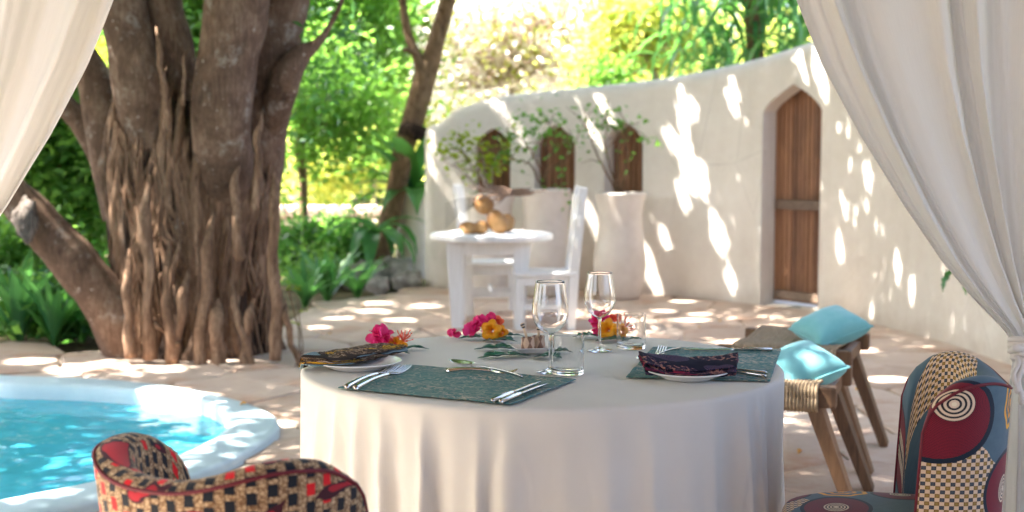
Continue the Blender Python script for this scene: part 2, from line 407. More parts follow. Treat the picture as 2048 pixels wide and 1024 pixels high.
m.col(m.mix(n1, m.mix(r, (.015, .09, .045), (.05, .17, .04)), m.mix(r, (.04, .17, .07), (.13, .30, .06)))); m.translucent(.3, (.2, .55, .12)); MAT['strap'] = m.mat
m = M('coconut husk', rough=.55); v = m.co('Object', (1, 1, .4)); n1 = m.noise(v, 9, 5); n2 = m.noise(m.co('Object'), 3, 2)
m.col(m.ramp(n1*.5+n2*.5, [(.35, (.10, .04, .012)), (.5, (.27, .125, .035)), (.65, (.42, .24, .09))])); MAT['husk'] = m.mat
m = M('dry flower stalk', rough=.9); m.col(m.ramp(m.island(), [(0, (.06, .03, .02)), (1, (.40, .27, .20))])); MAT['dry'] = m.mat
m = M('carved clay', rough=.6); v = m.co('UV'); x, y, z = m.xyz(v)
q = ((x*5).frac()-.5).abs()*.05+(y-.02).abs(); m.col(m.mix((q*140).m('SINE').step(-.2, .4), (.20, .10, .06), (.56, .38, .26))); MAT['clay'] = m.mat
m = M('striped horn', rough=.3); v = m.co('UV'); x, y, z = m.xyz(v); m.col(m.mix(((y*130).frac() > .5), (.01, .01, .012), (.58, .44, .30))); MAT['striped'] = m.mat
m = M('light horn', (.55, .40, .26), rough=.35); MAT['horn'] = m.mat
m = M('dark metal', (.03, .03, .03), rough=.4, metal=.6); MAT['darkmetal'] = m.mat
m = M('fallen petal', rough=.6); m.col(m.ramp(m.objrand(), [(0, (.75, .28, .04)), (.6, (.8, .45, .05)), (1, (.45, .2, .06))])); MAT['petal'] = m.mat
m = M('garden rock', rough=.9); v = m.co('Object'); n1 = m.noise(v, 7, 6, .7); m.col(m.ramp(n1, [(.35, (.13, .12, .11)), (.5, (.34, .31, .28)), (.65, (.58, .54, .5))])); m.bump(n1, .6, .05); MAT['rock'] = m.mat
MAT['scar'] = bark('old branch scar', (.05, .04, .035), (.16, .13, .11), (.38, .34, .3), .8, 6)
m = M('pink garden stone', rough=.9); v = m.co('Object'); n1 = m.noise(v, 3, 6, .7); m.col(m.ramp(n1, [(.3, (.45, .31, .27)), (.7, (.66, .52, .46))])); m.bump(n1, .5, .04); MAT['pinkstone'] = m.mat
# wax-print fabrics -------------------------------------------------
def print_bars(name):
    m = M(name, rough=.8, spec=.25); m.b.inputs['Sheen Weight'].default_value = .15
    v = m.co('UV'); x, y, z = m.xyz(v)
    cw, rh = .0235, .0285
    wob = (m.noise(v, 55, 2)-.5)*.003
    x = x+wob; y = y+wob
    cx = x/cw; ci = cx.floor(); fx = cx.frac()
    yy = y/rh+(ci*.5).frac()*1.0+ci*.13
    ri = yy.floor(); fy = yy.frac()
    bar = (fx > .45)*(fx < .93)*(fy > .12)*(fy < .80)
    wn_ = m.node('TexWhiteNoise', noise_dimensions='2D'); m.nt.links.new(m.vec(ci, ri), wn_.inputs['Vector']); rn = X(m.nt, wn_.outputs['Value'])
    red = (rn > .72)
    crack = m.vor(v, 150, 'DISTANCE_TO_EDGE'); crk = crack.step(.14, .05)
    line = ((fx-.45).abs() < .025).m('MAXIMUM', ((fx-.985).abs() < .02))
    big = m.vor(v, 90, 'F1', 'Color')
    c = m.mix(m.noise(v, 120, 3).step(.4, .65)*.65, (.60, .44, .26), (.16, .075, .02))
    c = m.mix(crk*.85, c, (.12, .05, .015))
    c = m.mix(line, c, (.03, .015, .015))
    c = m.mix(bar, c, m.mix(red, (.006, .010, .018), (.70, .012, .018)))
    # large red leaf shapes with dark outline and fine grid
    n = m.noise(m.co('UV', (1.0, 1.5, 1)), 10.5, 1, .4, .8)
    shp = (n > .63); edge = ((n-.63).abs() < .016)
    gx = ((x*250).frac()-.5).abs(); gy = ((y*250).frac()-.5).abs()
    grd = ((gx > .38)+(gy > .38)).m('MINIMUM', 1.)
    c = m.mix(shp, c, m.mix(grd*.6, (.50, .018, .03), (.12, .004, .02)))
    c = m.mix(edge, c, (.05, .006, .015))
    pk = m.vor(m.co('UV'), 13, 'F1'); n2 = m.noise(v, 3.0, 1)
    c = m.mix((pk < .12)*(n2 > .53), c, (.66, .06, .15))
    m.col(c); m.bump(m.noise(v, 900, 2), .1, .001); return m.mat
def print_discs(name, discs, rings, checks):
    m = M(name, rough=.8, spec=.25); m.b.inputs['Sheen Weight'].default_value = .15
    v = m.co('UV'); x, y, z = m.xyz(v)
    n = m.noise(v, 60, 3)
    c = m.mix(n, (.050, .095, .13), (.085, .145, .18))
    s = .0082
    def dist(cu, cv, ex=1., ey=1.):
        a = (x-cu)*(1/ex); b = (y-cv)*(1/ey); return (a*a+b*b).m('SQRT')
    # checker patches
    xi = x/s; yi = y/s
    par = (xi.floor()+yi.floor())*.5; par = par.frac() > .25
    alt = ((yi.floor()+xi.floor()*0.)*.5).frac() > .25
    inn = ((xi.frac()-.5).abs() > .3).m('MAXIMUM', ((yi.frac()-.5).abs() > .3))
    dk = m.mix(alt, (.02, .03, .05), (.19, .10, .015))
    dk2 = m.mix(alt, (.06, .07, .09), (.30, .19, .05))
    ck = m.mix(par, (.66, .50, .34), m.mix(inn, dk2, dk))
    msk = None
    for (cu, cv, ex, ey) in checks:
        d = (x-cu).abs()*(1/ex)+(y-cv).abs()*(1/ey)*.999+(m.noise(v, 18, 1)-.5)*.3; q = d < 1.
        msk = q if msk is None else msk.m('MAXIMUM', q)
    c = m.mix(msk, c, ck)
    for (cu, cv, r, kx) in rings:
        a = (x-cu)*(1/kx); b = y-cv
        ang = b.m('ARCTAN2', a); d = (a*a+b*b).m('SQRT')+(ang*7).m('SINE')*r*.05
        for (q0, q1, cc) in ((.82, 1.0, (.78, .36, .01)), (.42, .58, (.72, .30, .01)), (.0, .2, (.70, .30, .02)), (.2, .42, (.05, .08, .10))):
            c = m.mix((d > r*q0)*(d < r*q1), c, cc)
    for (cu, cv, r, kx, hu, hv) in discs:
        d = dist(cu, cv, kx, 1.); d2 = dist(cu+hu, cv+hv, kx, 1.)
        c = m.mix(d < r*1.12, c, (.006, .014, .03))
        rr = m.mix(((d2*330).frac() > .72), (.19, .008, .022), (.05, .004, .014))
        rr = m.mix(d2.step(r*.25, r*.6), m.mix(.5, rr, (.03, .004, .012)), rr)
        c = m.mix(d < r, c, rr)
        wr = ((d2/(r*.098)).frac() > .45)
        c = m.mix(d2 < r*.40, c, m.mix(wr, (.012, .012, .02), (.66, .52, .38)))
        c = m.mix(d2 < r*.05, c, (.75, .66, .5))
    m.col(c); m.bump(m.noise(v, 900, 2), .1, .001); return m.mat
m = M('dark red piping', (.13, .008, .018), rough=.7); MAT['piping'] = m.mat
MAT['print_a'] = print_bars('barred wax print')
def napkin_mat(name, cols, sc_):
    m = M(name, rough=.85, spec=.15); v = m.co('UV'); n = m.noise(v, sc_, 4, .7, 1.5); r = m.noise(v, 4., 2, .5, .5)
    d = m.vor(v, 22, 'F1'); wv = (d*90).m('SINE') > .1
    c = m.ramp(n, [(.40, cols[0]), (.5, cols[1]), (.56, cols[2])], 'CONSTANT')
    c = m.mix((r > .53), c, m.mix(wv, cols[3], cols[4])); c = m.mix(((r-.53).abs() < .018), c, cols[0])
    c = m.mix((r < .40), c, m.mix(n.step(.45, .5), cols[5], cols[0]))
    m.col(c); m.bump(m.noise(v, 60, 3), .3, .003); return m.mat
MAT['nap_a'] = napkin_mat('gold and slate print', [(.03, .02, .015), (.12, .06, .03), (.38, .29, .2), (.22, .30, .33), (.10, .16, .18), (.72, .40, .02)], 60)
MAT['nap_b'] = napkin_mat('plum print', [(.014, .012, .026), (.05, .03, .06), (.34, .16, .12), (.02, .03, .06), (.10, .05, .09), (.30, .03, .07)], 45)

# ------------------------------------------------------------------ pool outline (traced on the ground)
PC = (-3.1, 6.25)
out_px = [(0, 752), (100, 752), (200, 756), (300, 766), (400, 783), (480, 802), (535, 820), (562, 838), (565, 852), (548, 870), (500, 897), (420, 937), (300, 973), (215, 992), (118, 1013), (0, 1036)]
in_px = [(0, 770), (100, 771), (235, 778), (353, 788), (437, 811), (463, 838), (447, 861), (403, 888), (319, 923), (201, 960), (100, 979), (0, 998)]
def polar(px, zz):
    pts = [G(x, y, zz) for x, y in px]
    pr = sorted((math.atan2(p.y-PC[1], p.x-PC[0]), math.hypot(p.x-PC[0], p.y-PC[1])) for p in pts)
    return pr
def outline(px, zz, rl, n=120):
    pr = polar(px, zz); a = [p[0] for p in pr]; r = [p[1] for p in pr]
    a2, r2 = a[0]+2*math.pi, r[0]
    aa = a+[math.pi, a2]; rr = r+[rl, r2]
    res = []
    tab = []
    for i in range(n):
        t = a[0]+2*math.pi*i/n
        tab.append(float(np.interp(t, aa, rr)))
    for _ in range(6): tab = [(tab[i-1]+2*tab[i]+tab[(i+1) % n])/4 for i in range(n)]
    return [(PC[0]+math.cos(a[0]+2*math.pi*i/n)*tab[i], PC[1]+math.sin(a[0]+2*math.pi*i/n)*tab[i]) for i in range(n)]
pool_out = outline(out_px, .03, 2.6); pool_in = outline(in_px, .03, 2.3)
# ------------------------------------------------------------------ ground, patio, paving
hole = [(PC[0]+(x-PC[0])*.93, PC[1]+(y-PC[1])*.93) for x, y in pool_out]
V, Fc = cdt([(-120, -40), (120, -40), (120, 160), (-120, 160)], [hole], [(x*4+.3*math.sin(y), y*4) for x in range(-8, 9) for y in range(-2, 14) if math.hypot(x*4-PC[0], y*4-PC[1]) > 3.4])
b = MB(); b.add([(v.x, v.y, -.06 if v.y < 13 or abs(v.x) > 30 else -.06+.02*noise.noise(Vector((v.x, v.y, 0)))) for v in V], Fc)
tag(b.obj('ground', MAT['soil']), kind='structure')
g2 = lambda x, y: tuple(G(x, y)[:2])
patio_poly = [g2(-700, 702), g2(0, 700), g2(120, 703), g2(215, 708), g2(400, 690), g2(560, 655), g2(600, 622), g2(640, 604), g2(700, 594), g2(780, 584), g2(850, 578), (0., 13.1), (1.3, 12.7), (2.6, 11.6), (3.2, 9.8), (3.4, 7), (3.6, 3), (3.6, -3), (-7, -3)]
b = MB(); V, Fc = cdt(patio_poly, [hole]); b.add([(v.x, v.y, -.018) for v in V], Fc)
patio = tag(b.obj('patio', MAT['joint']), kind='structure')
g = np.random.default_rng(3); SP = .68; seeds = []
for j in range(-1, 24):
    for i in range(-14, 12):
        seeds.append((( i+.5*(j % 2))*SP+g.uniform(-.3, .3)*SP, 1.6+j*SP*.9+g.uniform(-.32, .32)*SP))
def clip(poly, p, n):
    o = []
    for i in range(len(poly)):
        a, c = poly[i], poly[(i+1) % len(poly)]
        da = (a[0]-p[0])*n[0]+(a[1]-p[1])*n[1]; dc = (c[0]-p[0])*n[0]+(c[1]-p[1])*n[1]
        if da <= 0: o.append(a)
        if (da < 0) != (dc < 0) and abs(da-dc) > 1e-12:
            t = da/(da-dc); o.append((a[0]+(c[0]-a[0])*t, a[1]+(c[1]-a[1])*t))
    return o
ns = 0
for i, sdp in enumerate(seeds):
    if abs(sdp[0]) > .4*sdp[1]+.7 or sdp[1] < 3: continue
    if not inside(sdp, patio_poly): continue
    if inside(sdp, pool_out): continue
    poly = [(sdp[0]-1, sdp[1]-1), (sdp[0]+1, sdp[1]-1), (sdp[0]+1, sdp[1]+1), (sdp[0]-1, sdp[1]+1)]
    for j, q in enumerate(seeds):
        dx, dy = q[0]-sdp[0], q[1]-sdp[1]; d = math.hypot(dx, dy)
        if 0 < d < 1.6: poly = clip(poly, (sdp[0]+dx/2-dx/d*.004, sdp[1]+dy/2-dy/d*.004), (dx/d, dy/d))
    k = min(range(len(pool_out)), key=lambda k: math.hypot(pool_out[k][0]-sdp[0], pool_out[k][1]-sdp[1]))
    pq = pool_out[k]; dx, dy = pq[0]-sdp[0], pq[1]-sdp[1]; d = math.hypot(dx, dy)
    if d < 1.2: poly = clip(poly, (pq[0]+dx/d*.05, pq[1]+dy/d*.05), (dx/d, dy/d))
    if len(poly) < 3: continue
    cx = sum(p[0] for p in poly)/len(poly); cyy = sum(p[1] for p in poly)/len(poly)
    # worn irregular edge: subdivide, wobble, then a dropped rim
    pp = []
    for a in range(len(poly)):
        p, q = poly[a], poly[(a+1) % len(poly)]
        if math.hypot(p[0]-q[0], p[1]-q[1]) < .03: continue
        m_ = ((p[0]+q[0])/2, (p[1]+q[1])/2)
        w_ = noise.noise(Vector((m_[0]*9, m_[1]*9, 0)))*.018
        pp += [(p[0]*.97+cx*.03, p[1]*.97+cyy*.03), (m_[0]+(cx-m_[0])*(.0+abs(w_)), m_[1]+(cyy-m_[1])*(.0+abs(w_)))]
    h = random.uniform(-.004, .004); n = len(pp); tx, ty = random.uniform(-.008, .008), random.uniform(-.008, .008)
    zt = lambda p: h+(p[0]-cx)*tx+(p[1]-cyy)*ty
    vs = [(p[0]-cx, p[1]-cyy, -.02) for p in pp]+[(p[0]-cx, p[1]-cyy, zt(p)-.007) for p in pp]+[((p[0]-cx)*.965, (p[1]-cyy)*.965, zt(p)) for p in pp]
    fs = [(a, (a+1) % n, n+(a+1) % n, n+a) for a in range(n)]+[(n+a, n+(a+1) % n, 2*n+(a+1) % n, 2*n+a) for a in range(n)]+[tuple(2*n+a for a in range(n))]
    b = MB(); b.add(vs, fs); o = b.obj('paving_stone', MAT['stone'], patio); o.location = (cx, cyy, 0); ns += 1
print('stones', ns)
# ------------------------------------------------------------------ pool
pool = empty('swimming_pool', (PC[0], PC[1], 0), 'kidney shaped turquoise swimming pool with pale plastered rim sunk in the patio', 'pool')
def rings(levels, name, mt, close_in=False, smooth=True):
    """levels: (t between inner 0 and outer 1 outline, z)"""
    b = MB(); n = len(pool_out)
    def pt(i, t, z):
        a, c = pool_in[i], pool_out[i]; wv = 1+.0*i
        return (a[0]+(c[0]-a[0])*t-PC[0], a[1]+(c[1]-a[1])*t-PC[1], z)
    vs = [pt(i, t, z) for t, z in levels for i in range(n)]
    fs = [(j*n+i, j*n+(i+1) % n, (j+1)*n+(i+1) % n, (j+1)*n+i) for j in range(len(levels)-1) for i in range(n)]
    if close_in: fs.append(tuple((len(levels)-1)*n+i for i in range(n)))
    b.add(vs, fs); return b.obj(name, mt, pool, smooth=smooth)
rings([(1, -.05), (1.0, .01), (.97, .026), (.85, .034), (.2, .034), (.04, .03), (0, .015), (-.005, -.02), (-.01, -.14)], 'rim', MAT['pool_rim'])
b = MB(); n = len(pool_in); lv = [(1.01, -.14), (.97, -.5), (.9, -.95), (.5, -1.15), (.1, -1.2)]
b.add([((p[0]-PC[0])*k, (p[1]-PC[1])*k, z) for k, z in lv for p in pool_in], [(j*n+i, j*n+(i+1) % n, (j+1)*n+(i+1) % n, (j+1)*n+i) for j in range(len(lv)-1) for i in range(n)]+[tuple((len(lv)-1)*n+i for i in range(n))])
b.obj('basin', MAT['pool_in'], pool, smooth=True)
b = MB(); nn_ = 90
xs = [p[0] for p in pool_in]; ys = [p[1] for p in pool_in]; x0, x1, y0, y1 = min(xs), max(xs), min(ys), max(ys)
def wat(a, c):
    # polar grid over the basin
    i = (1-a)*len(pool_in); k = int(i) % len(pool_in); f = i-int(i); p, q = pool_in[k], pool_in[(k+1) % len(pool_in)]
    ex, ey = p[0]+(q[0]-p[0])*f, p[1]+(q[1]-p[1])*f
    x, y = PC[0]+(ex-PC[0])*c*1.005, PC[1]+(ey-PC[1])*c*1.005
    z = -.05+.006*noise.noise(Vector((x*5, y*5, 0)))+.003*noise.noise(Vector((x*13, y*13, 3)))
    return (x-PC[0], y-PC[1], z)
b.grid(wat, 200, 120, wrap=True); wo_ = b.obj('water', MAT['water'], pool, smooth=True)
# ------------------------------------------------------------------ plaster wall, bent along its path
wp = spline([(-.86, 12.95), (.2, 12.85), (1.25, 12.35), (2.12, 11.5), (2.58, 10.75), (2.86, 9.8), (3.02, 8.7), (3.1, 7.4), (3.15, 5.5), (3.15, 3.0)], 400)
wl_ = [0.]
for i in range(1, len(wp)): wl_.append(wl_[-1]+float(np.linalg.norm(wp[i]-wp[i-1])))
WX = [p[0] for p in wp]; WY = [p[1] for p in wp]; SL = wl_[-1]
def wpt(s, t, z):
    x, y = float(np.interp(s, wl_, WX)), float(np.interp(s, wl_, WY))
    e = .02; a = max(0, s-e); c = min(SL, s+e)
    tx, ty = np.interp(c, wl_, WX)-np.interp(a, wl_, WX), np.interp(c, wl_, WY)-np.interp(a, wl_, WY); l = math.hypot(tx, ty)
    if s < 0: x += tx/l*s; y += ty/l*s
    return Vector((x-ty/l*t, y+tx/l*t, z))
wpx = [(1024+F*(wp[i][0]/wp[i][1])*1.0, wl_[i], wp[i][1]) for i in range(len(wp))]
def s_at(px):
    best = min(wpx, key=lambda q: abs(q[0]-px)); return best[1], best[2]
def z_at(px, py):
    s, Y = s_at(px); return P(px, py, Y).z
def arch(pxl, pxr, py_sh, py_top, py_bot, ex=.75, n=14, px_mid=None):
    s0, s1 = s_at(pxl)[0], s_at(pxr)[0]; mid = (s0+s1)/2; hw = (s1-s0)/2
    zs = z_at((pxl+pxr)/2, py_sh); zt = z_at((pxl+pxr)/2, py_top); zb = py_bot
    loop = [(s0, zb), (s1, zb)]
    for i in range(n+1):
        u = 1-2*i/n; loop.append((mid+hw*u, zs+(zt-zs)*(1-abs(u))**ex))
    hf = lambda s: zs+(zt-zs)*max(0, 1-abs((s-mid)/hw))**ex
    return loop, s0, s1, hf
door_l, ds0, ds1, dh = arch(1524, 1642, 222, 168, .0, .72)
nb = .92
nich = [arch(955, 1022, 292, 256, nb, .5), arch(1070, 1150, 292, 249, nb, .5), arch(1206, 1285, 288, 243, nb, .5)]
top_px = [(880, 243), (905, 222), (950, 203), (1000, 191), (1100, 179), (1200, 169), (1300, 157), (1400, 139), (1500, 114), (1620, 75), (1700, 48)]
sq = [(s_at(x)[0], z_at(x, y)) for x, y in top_px]
top = [(-.0, 1.2), (.0, 1.42), (.035, 1.56)]+sq+[(sq[-1][0]+1.5, sq[-1][1]+.12), (SL, sq[-1][1]+.15)]
top = [tuple(p) for p in spline(top, 110)]
top = [p for i, p in enumerate(top) if i == 0 or p[0] > top[i-1][0]+1e-4 or i < 14]
side = [(0, z) for z in (.0, .3, .6, .9, 1.1)]
edge_line = side+top
outl = [(x, z) for x, z in edge_line]+[(SL, 1.2), (SL, 0)]+[(SL*(1-i/60), 0) for i in range(1, 60)]
outl = outl[::-1]
# keep the door opening clear of the bottom edge
door_hole = [(p[0], max(p[1], .004)) for p in door_l]
holes = [door_hole]+[q[0] for q in nich]
ea = np.array(edge_line); RR = .13; TH = .36
def dist_edge(s, z):
    a, c = ea[:-1], ea[1:]; d = c-a; p = np.array([s, z])
    t = np.clip(((p-a)*d).sum(1)/(d*d).sum(1), 0, 1); q = a+d*t[:, None]; return float(np.sqrt(((p-q)**2).sum(1)).min())
extra = []
for dd in (.012, .035, .07, .11, .16):
    for i in range(1, len(edge_line)-1):
        p, q = np.array(edge_line[i-1]), np.array(edge_line[i+1]); t = (q-p)/np.linalg.norm(q-p)
        c = np.array(edge_line[i])+np.array([t[1], -t[0]])*dd
        if c[1] > .02 and c[0] > .005: extra.append((float(c[0]), float(c[1])))
for i in range(1, int(SL/.14)):
    for j in range(1, 20):
        s, z = i*.14+(.07 if j % 2 else 0), j*.13
        if inside((s, z), outl) and dist_edge(s, z) > .2 and not any(inside((s, z), h) for h in holes): extra.append((s, z))
V, Fc = cdt(outl, holes, extra)
def ins(s, z):
    d = dist_edge(s, z); return 0 if d >= RR else RR-math.sqrt(max(0, RR*RR-(RR-d)**2))
wob = lambda s, z: .012*noise.noise(Vector((s*1.5, z*1.5, 0)))-.03*max(0, .35-z)
b = MB(); iv = [ins(v.x, v.y) for v in V]
b.add([wpt(v.x, i+wob(v.x, v.y), v.y) for v, i in zip(V, iv)], Fc)
b.add([wpt(v.x, TH-i, v.y) for v, i in zip(V, iv)], [tuple(reversed(f)) for f in Fc])
for loop, rev in [(outl, False)]+[(h, True) for h in holes]:
    n = len(loop)
    for i in range(n):
        a, c = loop[i], loop[(i+1) % n]
        ia, ic = ins(*a), ins(*c)
        q = [wpt(a[0], ia+wob(*a), a[1]), wpt(a[0], TH-ia, a[1]), wpt(c[0], TH-ic, c[1]), wpt(c[0], ic+wob(*c), c[1])]
        b.add(q, [(0, 1, 2, 3)])
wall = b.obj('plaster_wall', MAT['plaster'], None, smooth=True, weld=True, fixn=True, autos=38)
tag(wall, 'long curved white plaster garden wall with rounded top, arched door and three arched niches', 'wall')
def leaf_door(name, s0, s1, hf, z0, n, t, parent, pname, bars=(), mt='door_wood'):
    d = bpy.data.objects.new(name, None); C.objects.link(d); d.parent = parent; d.location = wpt((s0+s1)/2, t, z0); L0 = d.location
    for k in range(n):
        a, c = s0+(s1-s0)*k/n+.0045, s0+(s1-s0)*(k+1)/n-.0045; tt = t+random.uniform(-.003, .003); b = MB()
        zm = [(a, hf(a)), ((a+c)/2, hf((a+c)/2)), (c, hf(c))]
        vs = []
        for th in (tt, tt+.03):
            vs += [wpt(a, th, z0)-L0, wpt((a+c)/2, th, z0)-L0, wpt(c, th, z0)-L0]+[wpt(x, th, z+.02)-L0 for x, z in zm]
        b.add(vs, [(0, 1, 4, 3), (1, 2, 5, 4), (7, 6, 9, 10), (8, 7, 10, 11), (0, 3, 9, 6), (2, 8, 11, 5), (3, 4, 10, 9), (4, 5, 11, 10), (0, 6, 7, 1), (1, 7, 8, 2)])
        b.obj(pname, MAT[mt], d, bevel=.002)
    for k in range(3):
        a, c = s0+(s1-s0)*k/3, s0+(s1-s0)*(k+1)/3; n_ = 5; b = MB(); xs_ = [a+(c-a)*i/n_ for i in range(n_+1)]
        b.add([wpt(x, t+.036, z0)-L0 for x in xs_]+[wpt(x, t+.036, hf(x)+.02)-L0 for x in xs_], [(i, i+1, n_+2+i, n_+1+i) for i in range(n_)]); b.obj('backing_board', MAT['door_bar'], d)
    for z, h in bars:
        p, q = wpt(s0+.03, t-.016, z)-L0, wpt(s1-.03, t-.016, z)-L0; b = MB(); b.beam(p, q, .03, h); b.obj('rail', MAT['door_bar'], d, bevel=.004)
    return d
leaf_door('door', ds0, ds1, dh, .03, 15, .17, wall, 'plank', ((z_at(1600, 412), .085), (.09, .07)))
for q in nich: leaf_door('shutter', q[1], q[2], q[3], nb, 7, .22, wall, 'slat')
# ------------------------------------------------------------------ banyan tree
def px_tube(b, pts, Y, n=24, seg=14, rough=.25, seed=0, nf=5, flat=1.):
    """pts: (px, py, radius px, depth offset)"""
    q = []
    for p in pts:
        y = Y+(p[3] if len(p) > 3 else 0); c = P(p[0], p[1], y); q.append((*c, p[2]*y/F))
    q = spline(q, n); b.tube([x[:3] for x in q], [max(.004, x[3]) for x in q], seg, rough, flat, seed, nf); return b
BX, BY = P(388, 600, 8.75).x, 8.75
banyan = empty('banyan_tree', (BX, BY, 0), 'huge old banyan tree with fused root trunk rising between pool and garden', 'tree')
def rel(b, o=(BX, BY, 0)):
    b.v = [(v[0]-o[0], v[1]-o[1], v[2]-o[2]) for v in b.v]; return b
b = MB()
zs_ = [0, .1, .25, .5, .8, 1.05, 1.25, 1.42, 1.6]
Wl = [.45, .44, .43, .43, .45, .48, .485, .44, .30]
def trunk(a, v):
    z = v*1.68-.05; rx = float(np.interp(z, zs_, Wl))*.93; th = a*2*math.pi
    x, y = math.cos(th), math.sin(th)
    rdg = .10*noise.noise(Vector((x*3.2, y*3.2, z*.5)))+.07*noise.noise(Vector((x*8, y*8, z*.8+3)))+.035*noise.noise(Vector((x*18, y*18, z*1.6)))
    fl = .07*math.exp(-z*4)*(.5+noise.noise(Vector((x*4, y*4, 9))))
    k = rx*(1+rdg*1.6)+fl
    return (x*k, y*k*.82, z)
b.grid(trunk, 220, 90, wrap=True); b.obj('trunk', MAT['bark_dark'], banyan, smooth=True)
limbs = [
 ([(342, 400, 40, .3), (330, 330, 58, .12), (290, 200, 56), (262, 100, 50), (240, 0, 48), (222, -150, 42), (150, -420, 30)], -.1),
 ([(380, 420, 50, .1), (372, 270, 46, .05), (352, 150, 42), (335, 60, 44), (318, 0, 48), (300, -150, 42), (330, -420, 30)], .15),
 ([(446, 420, 40, .35), (446, 350, 58, .15), (444, 220, 58), (458, 120, 58), (472, 30, 60), (485, -100, 58), (520, -420, 42)], -.25),
 ([(500, 430, 45, .2), (515, 330, 54, .05), (528, 200, 50), (545, 100, 48), (572, 0, 44), (600, -120, 38), (680, -400, 26)], .15),
 ([(500, 440, 26, .35), (530, 300, 32, .2), (566, 170, 30), (600, 112, 22), (628, 92, 12), (648, 70, 7), (668, 35, 5.5), (684, 0, 5), (700, -80, 4)], .0),
 ([(262, 430, 52), (222, 280, 46), (182, 150, 36), (140, 60, 30), (60, -80, 24)], .3),
 ([(250, 400, 40), (205, 320, 28), (165, 250, 24), (130, 210, 23), (85, 170, 22), (20, 120, 20)], .45),
 ([(285, 720, 70, .1), (225, 625, 50), (160, 535, 47), (95, 462, 44), (45, 408, 40), (-10, 360, 36), (-90, 320, 30)], -.05),
]
for i, (pts, dy) in enumerate(limbs):
    b = MB(); px_tube(b, pts, 8.55+dy, 40, 26, .16, i*13., 4); rel(b).obj('limb', MAT['bark_limb' if i in (0, 1, 2) else 'bark_limb' if i in (4,) else 'bark_limb'], banyan, smooth=True)
b = MB(); c = P(52, 440, 8.2); b.ball(c, .105, 16, 8, (.75, .35, 1.2), None, .5, 3); rel(b).obj('branch_scar', MAT['scar'], banyan, smooth=True)
g = random.Random(5)
def trunk_r(z): return float(np.interp(z, zs_, Wl))
nroots = 0
for k in range(270):
    ph = g.uniform(-1.7, 1.7) if k > 14 else g.uniform(1.75, 4.5)
    z1 = g.choice([g.uniform(1.45, 1.75), g.uniform(1.45, 1.95), g.uniform(.7, 1.5)]); z0 = -.05 if g.random() < .75 else g.uniform(.1, .5)
    r0 = g.choice([g.uniform(.006, .014), g.uniform(.012, .026), g.uniform(.028, .052)]) if k > 14 else g.uniform(.045, .075)
    pts = []; rad = []; n = 26; drift = g.uniform(-.28, .28); s1, s2 = g.uniform(0, 9), g.uniform(0, 9)
    lean = g.uniform(.0, .05)
    for i in range(n+1):
        t = i/n; z = z0+(z1-z0)*t
        p2 = ph+drift*(1-t)+.13*noise.noise(Vector((s1, z*1.6, 0)))+.05*noise.noise(Vector((s2, z*5, 0)))
        rr = trunk_r(min(1.3, max(0, z)))*.93+.030+r0*.2+lean*.5+.05*noise.noise(Vector((s2, z*1.3, 4)))+.035*math.exp(-max(z, 0)*7)-.12*max(0, (t-.85)/.15)**2
        pts.append((math.sin(p2)*rr, -math.cos(p2)*rr*.84, z)); rad.append(r0*(1+.15*math.exp(-max(z, 0)*4))*(1 if t < .6 else max(.12, 1-((t-.6)/.4)**1.5)))
    b = MB(); b.tube(pts, rad, 10 if r0 > .03 else 7, .35, 1, k*3., 8)
    b.obj('aerial_root', MAT['bark_root' if g.random() < .62 else 'bark_limb' if r0 > .03 and g.random() < .5 else 'bark_dark'], banyan, smooth=True); nroots += 1
# root bundles that fork and splay
for (sx, sy, ex, ey, rr, m_) in [(455, 560, 500, 735, 9, 0), (500, 600, 490, 735, 12, 0), (395, 330, 393, 550, 3, 0), (345, 300, 360, 400, 5, 0), (290, 350, 300, 720, 16, 1), (420, 420, 400, 735, 14, 1),
        (372, 90, 365, 210, 4, 0), (322, 130, 335, 240, 3.5, 0), (305, 50, 345, 260, 7, 0), (520, 220, 512, 420, 10, 1), (545, 330, 552, 720, 14, 1), (560, 600, 600, 735, 8, 0), (300, 640, 360, 690, 6, 0),
        (470, 330, 480, 520, 12, 1), (250, 500, 262, 715, 12, 1), (355, 480, 330, 640, 7, 0), (430, 600, 440, 738, 18, 1), (535, 470, 560, 560, 4, 0), (330, 480, 345, 730, 14, 1), (372, 540, 350, 725, 13, 1)]:
    q = []; n = 18; s1 = g.uniform(0, 99)
    for i in range(n+1):
        t = i/n; x = sx+(ex-sx)*t+9*noise.noise(Vector((s1, t*3, 0)))+4*noise.noise(Vector((s1, t*9, 5))); y = sy+(ey-sy)*t
        c = P(x, y, 8.16+.06*noise.noise(Vector((s1, t*2, 9)))); c.z = max(c.z, -.02); c.y += .10*max(0, 1-i/4); q.append(c)
    b = MB(); b.tube(q, [rr*8.2/F*(1-.25*math.sin(i/n*3))*min(1, .15+i/n*3.5) for i in range(n+1)], 9, .3, 1, s1, 9); rel(b).obj('aerial_root', MAT['bark_root'], banyan, smooth=True)
